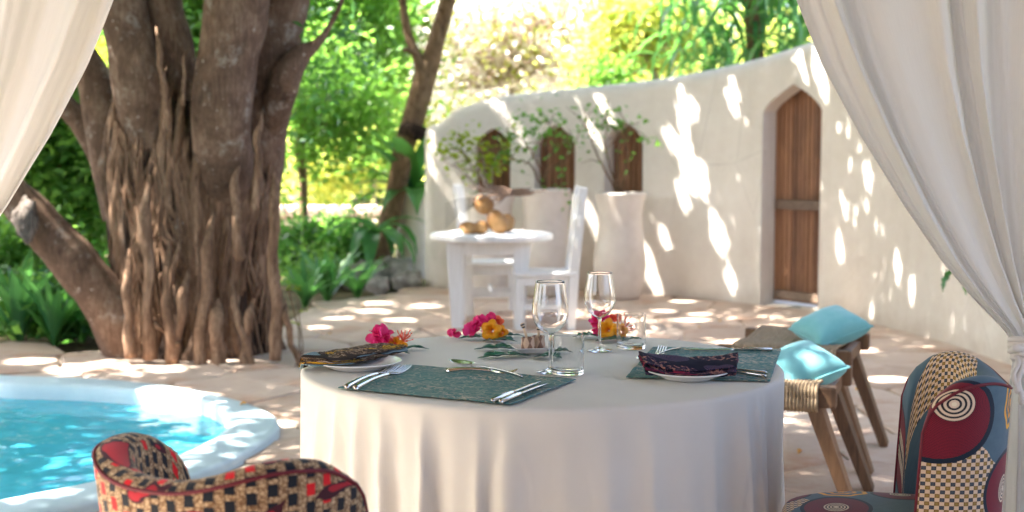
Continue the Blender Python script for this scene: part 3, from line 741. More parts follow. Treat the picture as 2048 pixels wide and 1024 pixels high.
# thin twigs and fibres over the trunk
b = MB()
for k in range(46):
    ph0 = g.uniform(-1.7, 1.7); zt0 = g.uniform(.6, 1.85); L0_ = g.uniform(.5, 1.7); s0_ = g.uniform(0, 99); lean_ = g.uniform(-.3, .3)
    for q_ in range(g.randint(6, 13)):
        s1 = g.uniform(0, 99); z1 = zt0-g.uniform(0, .25); L = min(z1, L0_*g.uniform(.6, 1)); off = g.gauss(0, .045); pts = []
        for i in range(13):
            t = i/12; z = z1-L*t; p2 = ph0+lean_*t+off*(.6+t*.9)+.12*noise.noise(Vector((s0_, t*2, 0)))+.05*noise.noise(Vector((s1, t*5, 0)))
            rr = trunk_r(min(1.3, max(0, z)))*.93+.105+.035*noise.noise(Vector((s0_, t*2, 5)))+.02*noise.noise(Vector((s1, t*4, 5)))-.08*max(0, 1-t*6)
            pts.append((math.sin(p2)*rr, -math.cos(p2)*rr*.84, max(z, 0)))
        r_ = g.uniform(.004, .012); b.tube(pts, [r_*(.5+.5*min(1, i/3)) for i in range(13)], 5)
tag(b.obj('root_fibres', MAT['bark_root'], banyan, smooth=True), kind='stuff')
# crown overhead, out of the picture, that throws the dappled shade
g = np.random.default_rng(21); cl = []
while len(cl) < 3700:
    x, y, z = g.uniform(-10.5, 2.2), g.uniform(3.0, 14), g.uniform(3.9, 6.2)
    if z < 1.28+.13*y+.55: continue
    if noise.noise(Vector((x*.55, y*.55, z*.4))) < -.32: continue
    cl.append((x, y, z))
cl = [c for c in cl if noise.noise(Vector(((c[0]-c[2]*.65*-1)*1.0, c[1]*1.0, 3))) < .26 or c[0]+.65*c[2] > 2.1]  # gaps shaped along the sun direction to let dapples through
pts = np.repeat(np.array(cl), 60, 0)+g.normal(size=(len(cl)*60, 3))*np.array([.26, .26, .16])
tg = [(1365, 190, .10), (1385, 215, .08), (1340, 272, .13), (1366, 240, .11), (1372, 300, .14), (1376, 345, .13), (1403, 358, .12), (1366, 395, .12), (1210, 215, .10), (1192, 268, .07), (1465, 172, .08), (1460, 200, .09), (1610, 128, .12), (1632, 132, .12), (1592, 108, .08), (1644, 168, .09), (1684, 418, .11), (1680, 490, .10), (1738, 350, .08), (1800, 545, .09), (1832, 585, .08), (1330, 478, .08), (1308, 565, .12), (1300, 520, .09), (1462, 560, .09), (1180, 430, .11), (1214, 500, .09), (1240, 498, .08), (1620, 330, .07), (1600, 560, .07), (1630, 540, .07), (1100, 470, .1), (1062, 540, .11), (875, 300, .09), (893, 380, .10), (1000, 215, .07)]
tp = [(P(x, y, s_at(x)[1]), r*.31-.008) for x, y, r in tg]
tp += [(G(x, y), r*.5) for x, y, r in [(1368, 602, .13), (1560, 655, .2), (1470, 685, .15), (1385, 640, .14), (1330, 622, .10), (760, 606, .17), (850, 612, .15), (740, 622, .13), (680, 636, .10), (640, 655, .10), (60, 722, .2), (150, 735, .2), (330, 738, .14), (230, 728, .16), (1640, 640, .13), (1720, 700, .14), (1400, 628, .12), (1780, 760, .15), (1260, 640, .14), (800, 640, .14), (1520, 600, .1)]]
tp += [(P(975, 458, 10.1), .05), (P(540, 838, 6.4), .06), (P(350, 800, 7.), .16), (P(250, 945, 5.2), .08), (P(1150, 450, 10), .03), (P(990, 600, 9.9), .05), (P(60, 1010, 4.9), .1), (P(395, 150, 8.3), .08), (P(230, 380, 8.3), .04)]
keep = np.ones(len(pts), bool); sdv = np.array(sd)
for q_, r_ in tp:
    d_ = pts-np.array(q_); t_ = d_ @ sdv; keep &= (np.linalg.norm(d_-t_[:, None]*sdv, axis=1) > r_+.05)  # leaves on each target's sun ray removed, so dapples land there
pts = pts[keep]
o = leaf_cloud('crown', pts-np.array([BX, BY, 0]), .135, MAT['crown'], banyan, up=.6, seed=5)
for (a, m_, r0) in [((-2.6, 8.4, 3.2), (-5.5, 7, 4.8), .1), ((-2.4, 8.5, 3.2), (-3, 5, 5), .1), ((-1.9, 8.5, 3.2), (.5, 7, 5), .09), ((-1.5, 8.8, 3.0), (1.2, 11.5, 5), .09), ((-2.2, 8.8, 3.2), (-3, 12.5, 5), .09)]:
    q = spline([a, tuple((a[i]+m_[i])/2+(.25 if i == 2 else .15) for i in range(3)), m_], 12); b = MB(); b.tube(q, [r0*(1-.7*i/12) for i in range(13)], 8, .2); rel(b).obj('branch', MAT['bark_limb'], banyan, smooth=True)
# hanging sprays of leaves that dip into the picture beside the trunk
pts = []
for (x, y, n) in [(620, 30, 40), (600, 130, 30), (660, 170, 40), (700, 60, 60), (640, 200, 25), (720, 130, 30), (340, 70, 16), (385, 40, 30), (395, 100, 12), (610, 250, 18)]:
    for k in range(n): c = P(x+g.normal()*22, y+g.normal()*24, 9.4+g.normal()*.4); pts.append(c)
tag(leaf_cloud('leaf_spray', np.array(pts)-np.array([BX, BY, 0]), .085, MAT['leaf_dark'], banyan, up=.2, seed=8), kind='stuff')


# ------------------------------------------------------------------ garden behind
def blobs(bl, n, seed, surf=.6, clump=14, sig=.12):
    """leaf centres clumped inside ellipsoids (x, y, z, rx, ry, rz)"""
    g = np.random.default_rng(seed); out = []; wts = np.array([q[3]*q[4]*q[5] for q in bl])**.7; wts /= wts.sum()
    nc = max(1, n//clump); idx = g.choice(len(bl), nc, p=wts); B = np.array(bl)[idx]
    d = g.normal(size=(nc, 3)); d /= np.linalg.norm(d, axis=1)[:, None]; r = g.random(nc)**(1/3*(1-surf)+.05)
    c = B[:, :3]+d*r[:, None]*B[:, 3:]
    p = np.repeat(c, clump, 0)+g.normal(size=(nc*clump, 3))*sig
    return p[p[:, 2] > .02]
def tree(name, label, base, bl, n, leafm, barkm, size=.11, trunk=None, r0=.08, nb=9, seed=1, sig=.14, cat='tree', group=None, surf=.4, aspect=.45, kind=None, up=.3):
    o = empty(name, base, label, cat, group); g = random.Random(seed); bx, by = base[0], base[1]
    bl_abs = [(bx+q[0], by+q[1], q[2], q[3], q[4], q[5]) for q in bl]
    if trunk:
        b = MB(); q = spline([(bx+t[0], by+t[1], t[2], t[3]) for t in trunk], 16); b.tube([x[:3] for x in q], [x[3] for x in q], 10, .2, 1, seed, 5)
        rel(b, base).obj('trunk', MAT[barkm], o, smooth=True); tip = q[-3][:3]
    else: tip = (bx, by, .02)
    for k in range(nb):
        q_ = g.choice(bl_abs); e = Vector((q_[0]+g.uniform(-.8, .8)*q_[3], q_[1]+g.uniform(-.8, .8)*q_[4], q_[2]+g.uniform(-.5, .9)*q_[5])); a = Vector(tip)
        m_ = (a+e)/2+Vector((g.uniform(-.2, .2), g.uniform(-.2, .2), g.uniform(-.1, .3)))
        b = MB(); q = spline([tuple(a), tuple(m_), tuple(e)], 10); b.tube(q, [r0*.42*(1-.8*i/10) for i in range(11)], 6, .2)
        rel(b, base).obj('branch', MAT[barkm], o, smooth=True)
    lf = leaf_cloud('crown', blobs(bl_abs, n, seed, surf, 14, sig)-np.array(base), size, MAT[leafm], o, up=up, seed=seed, aspect=aspect)
    return o
def px_blob(px, py, Y, rx, rz, ry=None):
    """ellipsoid around a point seen at px, py at depth Y, radii in picture pixels"""
    c = P(px, py, Y); k = Y/F; return (c.x, c.y, c.z, rx*k, (ry or rx)*k, rz*k)
def ptree(name, label, bpx, Y, bl, n, leafm, barkm, **k):
    bx = P(bpx, 500, Y).x; base = (bx, Y, -.03)
    bl2 = []
    for q in bl:
        a = px_blob(q[0], q[1], q[4] if len(q) > 4 else Y, q[2], q[3]); bl2.append((a[0]-bx, a[1]-Y, a[2], a[3], a[4], a[5]))
    if 'tpx' in k:
        t = k.pop('tpx'); k['trunk'] = [(lambda c, r: (c.x-bx, c.y-Y, c.z, r))(P(x, y, Y), r*Y/F) for x, y, r in t]
    return tree(name, label, base, bl2, n, leafm, barkm, **k)
# far belt, one mass
g = np.random.default_rng(4); far = [(g.uniform(-22, 22), g.uniform(32, 42), g.uniform(.2, 5.5), g.uniform(1.4, 2.6), 1.2, g.uniform(1.2, 2.2)) for _ in range(150)]
far = [q for q in far if not (-.07 < q[0]/q[1] < .10 and q[2] > 2.)]
o = leaf_cloud('treeline', blobs(far, 30000, 3, .5, 12, .35), .42, MAT['leaf'], None, seed=31, aspect=.6)
tag(o, 'distant green treeline closing the garden behind everything', 'treeline', kind='stuff')
far = [(g.uniform(-14, 12), g.uniform(26, 31), g.uniform(.3, 3.6), g.uniform(.8, 1.6), .9, g.uniform(.7, 1.4)) for _ in range(70)]
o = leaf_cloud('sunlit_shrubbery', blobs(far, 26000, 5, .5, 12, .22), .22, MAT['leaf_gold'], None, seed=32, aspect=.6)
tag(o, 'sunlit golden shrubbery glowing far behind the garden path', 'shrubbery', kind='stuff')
ptree('shade_tree', 'leafy green tree right behind the banyan, with a high airy crown', 650, 17, [(640, 60, 110, 80), (720, 30, 90, 90), (640, 200, 80, 70), (590, 120, 60, 90), (740, 150, 70, 60), (700, -60, 150, 60)], 8200, 'leaf', 'bark_brown', size=.15, tpx=[(607, 560, 9), (606, 400, 10), (604, 290, 12), (606, 250, 10)], r0=.10, seed=41)
ptree('shade_tree', 'green tree with drooping foliage over the thin trunk, left of the forked tree', 640, 14.5, [(620, 235, 62, 55), (655, 180, 60, 45), (700, 270, 40, 30), (735, 220, 50, 40)], 4200, 'leaf', 'bark_brown', size=.11, tpx=[(612, 470, 5), (608, 380, 6), (600, 300, 9), (615, 250, 7)], r0=.07, seed=42, sig=.30)
ptree('shade_tree', 'yellow green tree filling the gap between banyan and forked tree', 760, 22, [(640, 330, 80, 60), (730, 300, 90, 70), (800, 250, 70, 60), (860, 150, 90, 90), (780, 100, 80, 70), (880, 40, 80, 60)], 9000, 'leaf_gold', 'bark_pale', size=.15, tpx=[(745, 420, 6), (750, 320, 6), (770, 200, 5)], r0=.12, seed=43)
ptree('shade_tree', 'green tree leaning behind the forked trunk at the top of the picture', 780, 19, [(760, 60, 70, 60), (850, 120, 50, 50), (950, 20, 70, 40), (820, 10, 90, 40), (760, 300, 45, 35)], 5500, 'leaf', 'bark_brown', size=.13, tpx=[(790, 430, 5), (785, 300, 5), (780, 120, 4)], r0=.1, seed=44)
bt = ptree('blossom_tree', 'pale blossoming tree of white and pink flowers behind the low end of the wall', 1010, 17.5, [(950, 120, 70, 60), (1040, 90, 80, 90), (1130, 100, 80, 70), (1000, 10, 100, 50), (1160, 20, 70, 60), (930, 30, 40, 50), (890, 190, 50, 25)], 4200, 'blossom', 'bark_pale', size=.10, tpx=[(1000, 480, 10), (1010, 330, 9), (1020, 220, 8), (1030, 140, 6)], r0=.07, nb=40, seed=45, aspect=.8, sig=.28)
bb = [px_blob(x, y, 17.2, rx, rz) for x, y, rx, rz in ((960, 100, 80, 80), (1060, 60, 90, 80), (1140, 60, 80, 90), (1000, 0, 110, 50))]
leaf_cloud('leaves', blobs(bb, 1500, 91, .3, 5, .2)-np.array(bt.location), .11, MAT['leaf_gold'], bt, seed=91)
leaf_cloud('shade_toned_blossom', blobs(bb, 1500, 92, .3, 5, .2)-np.array(bt.location), .10, MAT['shade_toned'], bt, seed=92)  # darker copy of the blossom, its shade painted into the colour
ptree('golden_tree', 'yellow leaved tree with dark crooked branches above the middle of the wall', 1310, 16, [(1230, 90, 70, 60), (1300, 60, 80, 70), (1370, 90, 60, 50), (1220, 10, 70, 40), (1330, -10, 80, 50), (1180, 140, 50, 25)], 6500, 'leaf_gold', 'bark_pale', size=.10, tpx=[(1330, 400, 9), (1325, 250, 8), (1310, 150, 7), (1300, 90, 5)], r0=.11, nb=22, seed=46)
ptree('shrub', 'small dark green shrub peeping over the wall below the blossom tree', 1190, 15.2, [(1200, 150, 30, 22), (1240, 160, 26, 18)], 800, 'leaf', 'bark_brown', size=.09, seed=47, cat='shrub')
ptree('shade_tree', 'dense dark green tree left of the banyan trunk, behind the pool', 120, 13, [(60, 300, 90, 80), (150, 260, 90, 90), (200, 340, 60, 60), (60, 180, 90, 80), (150, 400, 80, 60), (20, 420, 60, 80), (190, 480, 50, 60)], 11000, 'leaf', 'bark_brown', size=.115, tpx=[(140, 650, 8), (133, 450, 7), (135, 300, 8), (125, 150, 7)], r0=.09, nb=14, seed=48)
ptree('shade_tree', 'sunlit green tree far left, deeper in the garden behind the pool', 60, 21, [(60, 250, 140, 120), (200, 200, 100, 100), (40, 450, 110, 90), (190, 420, 90, 70)], 8000, 'leaf_lime', 'bark_brown', size=.17, tpx=[(60, 560, 8), (75, 400, 8), (60, 250, 6)], r0=.12, seed=49)
ptree('shade_tree', 'green tree glimpsed between the two upper limbs of the banyan', 350, 14, [(370, 60, 60, 60), (360, 130, 60, 50), (400, 10, 60, 50)], 4500, 'leaf', 'bark_brown', size=.12, tpx=[(350, 560, 7), (352, 400, 7), (355, 200, 6)], r0=.08, seed=50)
ptree('shrub', 'low green shrub at the far left edge behind the pool paving', 20, 10.3, [(0, 600, 60, 60), (60, 560, 60, 50), (30, 500, 50, 40)], 5000, 'leaf', 'bark_brown', size=.09, seed=51, cat='shrub', r0=.03)
ptree('shrub', 'dark green shrub beneath the low leaning limb of the banyan', 150, 10.8, [(130, 580, 55, 50), (190, 640, 40, 40), (90, 640, 50, 40)], 4200, 'leaf_dark', 'bark_brown', size=.09, seed=52, cat='shrub', r0=.03)
for i, (x, y, lb) in enumerate([(70, 655, 'low leafy shrub among the straps at the left pool edge'), (178, 668, 'small leafy shrub right under the leaning banyan limb')]):
    ptree('shrub', lb, x, 9.5, [(x, y, 45, 32), (x-20, y-30, 35, 26)], 1500, 'leaf_dark' if i else 'leaf', 'bark_brown', size=.10, seed=80+i, cat='shrub', r0=.02, nb=5, aspect=.6)
for i, (x, y, Y, rx, rz, lb) in enumerate([(600, 490, 14.2, 46, 40, 'bushy green shrub close to the right side of the banyan trunk'), (655, 480, 15.2, 48, 36, 'green shrub in the middle of the low hedge beyond the patio'), (715, 490, 14.6, 40, 40, 'green shrub next to the forked tree at the back of the patio'), (640, 555, 13.4, 55, 28, 'low leafy shrub at the curved back edge of the patio')]):
    ptree('shrub', lb, x, Y, [(x, y+6, rx, rz), (x+8, y+45, rx, rz*.8)], 3600, 'leaf' if i % 2 else 'leaf_dark', 'bark_brown', size=.085, seed=60+i, cat='shrub', r0=.03, nb=6)
for lb, (x, y) in (('unseen leafy tree added left of the pool to shade the ground there', (-8.5, 4.5)), ('unseen leafy tree added left of the pavilion to block side light', (-7.5, .5))):
    tree('shade_tree', lb, (x, y, -.03), [(0, 0, 4.6, 2.6, 2.4, 1.3), (1.2, .8, 4.0, 1.5, 1.6, 1.0), (-.8, -.8, 2.6, 1.8, 1.6, 1.2)], 13000, 'crown', 'bark_brown', size=.17, trunk=[(0, 0, 0, .2), (.1, 0, 1.6, .16), (0, 0, 3.2, .12)], r0=.14, seed=int(x*-10), sig=.22)  # both trees added out of view to hold back light from the left
# low pink stone wall at the far path, stones apart
lw = empty('low_stone_wall', (-2.4, 20.5, 0), 'low pinkish stone wall along the garden beyond the green shrubs', 'wall')
g = random.Random(3)
b = MB(); b.box((0, .15, .2), (5.6, .2, .6)); b.obj('core', MAT['pinkstone'], lw)
for j in range(3):
    x = -2.9
    while x < 2.9:
        w_ = g.uniform(.22, .5); b = MB(); b.box((0, 0, 0), (w_-.02, .3, .185)); o = b.obj('stone', MAT['pinkstone'], lw, bevel=.03, smooth=True); o.location = (x+w_/2, g.uniform(-.03, .03), .03+j*.2); o.rotation_euler = (0, g.uniform(-.04, .04), g.uniform(-.05, .05)); x += w_
# forked tree
fk = empty('forked_tree', tuple(P(770, 545, 14.0)), 'slender brown tree forking in a V beside the end of the white wall', 'tree')
fo = tuple(fk.location)
b = MB(); px_tube(b, [(745, 560, 24), (770, 470, 22), (790, 390, 21), (808, 300, 21), (830, 230, 22), (846, 170, 23), (858, 130, 21), (870, 90, 17), (890, 20, 15.5), (905, -40, 15), (950, -300, 12)], 13.8, 44, 16, .12, 3, 4); rel(b, fo).obj('trunk', MAT['bark_brown'], fk, smooth=True)
b = MB(); px_tube(b, [(848, 165, 14), (838, 125, 11.5), (822, 85, 9.5), (812, 50, 8.5), (805, 0, 8), (798, -60, 8), (760, -300, 7)], 13.75, 24, 12, .12, 5, 4); rel(b, fo).obj('branch', MAT['bark_brown'], fk, smooth=True)
b = MB(); px_tube(b, [(832, 108, 6), (815, 100, 5), (805, 102, 4)], 13.7, 6, 8, .2, 6, 4); rel(b, fo).obj('branch', MAT['bark_brown'], fk, smooth=True)
b = MB(); q = [P(836, y, 13.8) for y in (275, 268, 255, 249)]; b.tube([P(825, 277, 13.8), P(830, 262, 13.8), P(834, 249, 13.8)], [.155, .16, .15], 14, .1); rel(b, fo).obj('trunk_band', MAT['bark_dark'], fk, smooth=True)
fb = [px_blob(x, y, 14, r, r*.6) for x, y, r in ((960, -230, 160), (760, -260, 140), (860, -330, 160))]
leaf_cloud('crown', blobs(fb, 5000, 77, .4)-np.array(fo), .12, MAT['leaf'], fk, seed=77)
# strap leaved plants -------------------------------------------------
def strap(mb, base, az, L, W, rise, droop, seg=12, tw=0., cup=.25):
    """one arching strap leaf"""
    d = Vector((math.cos(az), math.sin(az), 0)); s = Vector((-d.y, d.x, 0))
    def fn(a, v):
        w_ = W*(math.sin(math.pi*min(1, v*.93+.07))**.55)*(1-v**5)+.002; el = rise-droop*v
        # integrate the arc
        n = 8; x = z = 0
        for i in range(n):
            e = rise-droop*v*(i+.5)/n; x += math.cos(e)*L*v/n; z += math.sin(e)*L*v/n
        u = (a-.5)*2; nrm = Vector((0, 0, 1))*math.cos(el)-d*math.sin(el)
        return Vector(base)+d*x+Vector((0, 0, z))+s*(u*w_)+nrm*(abs(u)*w_*cup+.006*math.sin(v*30+u*2)*abs(u))+s*tw*v*v
    mb.grid(fn, 4, seg, uvf=lambda a, v: (a, v)); return mb
def strap_plant(name, label, base, n, L, W, rise=(1.0, 1.45), droop=(1.2, 2.4), seed=0, cat='plant', group=None, azr=(0, 2*math.pi), mt='strap', stem=None):
    o = empty(name, base, label, cat, group); g = random.Random(seed)
    for k in range(n):
        az = azr[0]+(azr[1]-azr[0])*(k+g.uniform(.2, .8))/n; b = MB()
        strap(b, (0, 0, 0), az, L*g.uniform(.7, 1.1), W*g.uniform(.75, 1.15), g.uniform(*rise), g.uniform(*droop)); b.obj('leaf', MAT[mt], o, smooth=True)
    return o
for i, (x, y, Y, n, L, W, lb) in enumerate([
    (40, 690, 9.2, 16, .75, .035, 'leafy clump of long green straps at the left edge behind the pool'),
    (110, 695, 9.1, 14, .7, .03, 'clump of narrow green straps second from the left behind the pool'),
    (165, 700, 9.3, 15, .62, .03, 'green strap leaved clump under the leaning banyan limb'),
    (655, 605, 11.9, 15, .55, .045, 'broad strap leaved clump just right of the banyan trunk'),
    (715, 595, 12.3, 12, .5, .04, 'strap leaved clump at the patio edge near the garden rocks'),
    (610, 615, 11.5, 12, .45, .035, 'small strap leaved clump tucked against the banyan roots')]):
    p = P(x, y, Y); strap_plant('strap_leaf_plant', lb, (p.x, Y, -.03), n, L*1.15, W*1.1, (1.0, 1.5), (.4, 1.3), seed=i*7, group='strap leaved plants edging the patio')
# bird's nest ferns: one in the white pot, one arching low beside it
p = P(826, 380, 14.0)
pot0 = empty('planter', (p.x, 14.0, 0), 'plain white cylindrical planter at the left end of the wall', 'planter')
zt = p.z; b = MB(); b.lathe([(.0, 0), (.14, 0), (.17, .06), (.18, .3), (.175, .5), (.16, zt-.05), (.17, zt), (.15, zt), (.14, zt-.06), (0, zt-.06)], 32); b.obj('body', MAT['planter'], pot0, smooth=True, autos=50)
strap_plant('nest_fern', 'large fern with broad glossy fronds in the white planter by the wall end', (p.x, 13.95, zt-.08), 20, 1.0, .10, (.5, 1.4), (.9, 1.8), 5, 'fern')
q = P(742, 530, 13.1)
strap_plant('nest_fern', 'fern of hanging glossy fronds growing low on the forked tree trunk', (q.x+.02, 13.3, q.z+.3), 11, .75, .075, (.3, 1.0), (1.6, 2.6), 9, 'fern')
g = random.Random(11)
for i, (x, y, Y, r, lb) in enumerate([(735, 560, 13.3, .20, 'grey rock left of the others at the foot of the forked tree'), (790, 555, 13.4, .22, 'big mottled rock between forked tree and white planter'), (820, 575, 13.1, .13, 'small rock right in front of the white planter'), (760, 580, 12.8, .10, 'smallest rock on the soil at the patio edge')]):
    p = P(x, y, Y); b = MB(); b.ball((0, 0, 0), r, 18, 12, (1.2, .9, .8), None, .55, 1.6); o = b.obj('rock', MAT['rock'], None, smooth=True); o.location = (p.x, Y, r*.35); tag(o, lb, 'rock', 'rocks by the patio edge')
# pandanus behind the wall, upper right
p = P(1500, 60, 14.5)
pn = empty('pandanus', (p.x, 14.5, 0), 'tall screw pine with long hanging blue green straps above the wall', 'palm tree'); g = random.Random(8)
b = MB(); q = spline([(0, 0, 0, .12), (.1, 0, 1.5, .1), (0, 0, 3.2, .09)], 10); b.tube([x[:3] for x in q], [x[3] for x in q], 10, .2); b.obj('trunk', MAT['bark_brown'], pn, smooth=True)
for k in range(280):
    c = (g.uniform(-.75, .85), g.uniform(-.7, .7), g.uniform(2.1, 3.9)); b = MB()
    strap(b, c, g.uniform(0, 6.28), g.uniform(.8, 1.5), g.uniform(.024, .042), g.uniform(.2, 1.3), g.uniform(1.6, 3.0), 12); b.obj('leaf', MAT['strap'], pn, smooth=True)
# sprout beside the trunk
sp0 = G(600, 715); spt = empty('sprout', tuple(sp0), 'thin young sprout with one yellow green leaf beside the banyan roots', 'plant')
b = MB(); b.tube([(0, 0, 0), P(598, 660, sp0.y)-sp0, P(582, 600, sp0.y)-sp0, P(575, 575, sp0.y)-sp0], .005, 6); b.obj('stem', MAT['bark_brown'], spt)
b = MB(); b.tube([(.01, .0, 0), P(606, 690, sp0.y)-sp0, P(600, 650, sp0.y)-sp0, P(595, 600, sp0.y)-sp0], .004, 6); b.obj('stem', MAT['bark_brown'], spt)
for (x, y, az, L) in [(600, 650, 2.9, .14), (600, 625, 1.0, .07), (575, 580, -.6, .12), (575, 576, .6, .1)]:
    b = MB(); strap(b, P(x, y, sp0.y)-sp0, az, L, .03, .3, .6, 8); b.obj('leaf', MAT['leaf_lime'], spt, smooth=True)
hl = P(1893, 545, 7.2); hb = P(2040, 760, 7.2); hp = empty('leafy_stem', (hb.x, 7.2, 0), 'dark green leaf poking out beside the right curtain before the white wall', 'plant')
b = MB(); b.tube([(0, 0, 0), (.02, 0, .5), (hl.x-hb.x+.05, 0, hl.z+.05)], .008, 6); b.obj('stem', MAT['bark_brown'], hp)
for dz, az in ((0.02, 3.3), (.03, 2.4), (.0, .4), (.03, 5.6)):
    b = MB(); strap(b, (hl.x-hb.x+.05, 0, hl.z+dz), az, .15, .028, -.6, .9, 8); b.obj('leaf', MAT['strap'], hp, smooth=True)
# ------------------------------------------------------------------ hourglass planters and their climbers
PH = [(0.0, 0), (.155, 0), (.175, .03), (.20, .15), (.215, .28), (.21, .38), (.192, .50), (.178, .62), (.178, .70), (.188, .80), (.205, .865), (.21, .89), (.195, .90), (.18, .885), (.15, .84), (0, .83)]
pots = []
for i, (x, Y, k, lb, gb) in enumerate([(1240, 12.0, 1.06, 'tall hourglass planter nearest the arched door, free standing in full view', 0), (1091, 12.25, 1.09, 'middle tall hourglass planter, partly hidden by the white chair', 0), (982, 12.35, 1.04, 'hourglass planter mostly hidden behind the small white table', 0)]):
    p = P(x, 500, Y); o = empty('planter', (p.x, Y, 0), lb, 'planter', 'hourglass planters along the wall')
    b = MB(); b.lathe([(r*k*1.04, z*k) for r, z in PH], 40); b.obj('body', MAT['planter'], o, smooth=True, autos=60)
    b = MB(); b.lathe([(0, .845*k), (.165*k, .845*k)], 24); b.obj('soil', MAT['soil'], o); pots.append((p.x, Y, .85*k))
def climber(idx, label, stems, leafpx, n, lm, Y):
    x0, y0, z0 = pots[idx]; o = empty('climbing_shrub', (x0, y0, z0), label, 'shrub', 'climbers in the hourglass planters'); g = random.Random(idx*5+2)
    tips = []
    for st in stems:
        q = spline([(0, 0, 0)]+[tuple(P(x, y, Y)-Vector((x0, y0, z0))) for x, y in st], 22); q = [Vector(a)+Vector((noise.noise(Vector((i*.6, 1, idx)))*.02, 0, noise.noise(Vector((i*.6, 5, idx)))*.02)) for i, a in enumerate(q)]
        b = MB(); b.tube(q, [.011*(1-.8*i/22) for i in range(23)], 6, .2); b.obj('stem', MAT['bark_pale' if idx == 2 else 'bark_brown'], o, smooth=True); tips += q[8:]
        for k in range(5):
            a = q[g.randint(8, 20)]; e = a+Vector((g.uniform(-.22, .22), g.uniform(-.1, .1), g.uniform(-.05, .22))); b = MB(); b.tube([a, (a+e)/2+Vector((0, 0, .03)), e], [.005, .004, .002], 5); b.obj('twig', MAT['bark_brown'], o); tips += [e, (a+e)/2]
    pts = []
    for (x, y, r, m_) in leafpx:
        c = P(x, y, Y)-Vector((x0, y0, z0))
        for _ in range(int(m_*.8)): pts.append(c+Vector((g.gauss(0, r), g.gauss(0, .08), g.gauss(0, r)))*(Y/F))
    for _ in range(n//3): a = g.choice(tips); pts.append(a+Vector((g.gauss(0, .05), g.gauss(0, .04), g.gauss(0, .05))))
    leaf_cloud('foliage', np.array([tuple(p) for p in pts]), .062, MAT[lm], o, up=.4, aspect=.8, seed=idx)
climber(0, 'airy climber with bare stems in the planter nearest the door', [[(1215, 350), (1190, 300), (1178, 265), (1165, 240)], [(1235, 330), (1240, 280), (1262, 255), (1300, 280)], [(1225, 350), (1210, 290), (1215, 250), (1205, 232)], [(1250, 340), (1255, 300), (1230, 260), (1190, 250)]], [(1190, 255, 22, 26), (1225, 245, 24, 28), (1265, 250, 20, 16), (1295, 275, 10, 8), (1175, 270, 14, 12), (1250, 300, 20, 10)], 90, 'leaf', 11.9)
climber(1, 'leafy climber reaching sideways out of the middle planter', [[(1080, 340), (1060, 300), (1035, 270), (1010, 262)], [(1095, 330), (1110, 290), (1100, 250), (1080, 240)], [(1090, 350), (1140, 310), (1145, 280), (1120, 255)], [(1060, 330), (1030, 320), (1010, 300)]], [(1040, 250, 18, 40), (1090, 245, 18, 30), (1060, 275, 22, 30), (1115, 255, 20, 20), (1140, 290, 10, 30), (1015, 300, 16, 25), (1110, 378, 20, 26)], 90, 'leaf', 12.1)
climber(2, 'bright lime leaved climber above the coconuts', [[(960, 350), (935, 320), (925, 300), (915, 265)], [(985, 340), (995, 310), (1010, 300), (1025, 290)], [(965, 350), (900, 330), (880, 305), (875, 285)], [(970, 350), (965, 310), (950, 290)]], [(930, 275, 18, 50), (900, 305, 16, 36), (955, 300, 20, 50), (1005, 300, 18, 50), (935, 330, 20, 40), (1000, 330, 14, 26), (960, 350, 18, 26)], 120, 'leaf_lime', 12.2)
# ------------------------------------------------------------------ white table and chairs
WT = P(983, 458, 10.1); wt = empty('garden_table', (WT.x, 10.1, 0), 'small round white painted wooden table with coconuts on it', 'table')
TZ = P(983, 466, 10.1).z
b = MB(); b.lathe([(0, TZ-.05), (.45, TZ-.05), (.465, TZ-.04), (.465, TZ-.008), (.455, TZ), (0, TZ)], 48); b.obj('tabletop', MAT['white_wood'], wt, smooth=True, autos=40)
for sx, sy in ((-1, -1), (1, -1), (1, 1), (-1, 1)):
    b = MB(); b.beam((sx*.27-.04*(sx > 0)*1, sy*.24, TZ-.05), (sx*.25-.04*(sx > 0), sy*.23, 0), .125, .06, .085, .05, up=(0, 1, 0)); b.obj('leg', MAT['white_wood'], wt, bevel=.006)
for q in ((0, -.245, .56, .03), (0, .245, .56, .03)):
    b = MB(); b.box((q[0]-.01, q[1], TZ-.105), (q[2], q[3], .09)); b.obj('apron', MAT['white_wood'], wt, bevel=.004)
for sx in (-1, 1):
    b = MB(); b.box((sx*.255, 0, TZ-.105), (.03, .44, .09)); b.obj('apron', MAT['white_wood'], wt, bevel=.004)
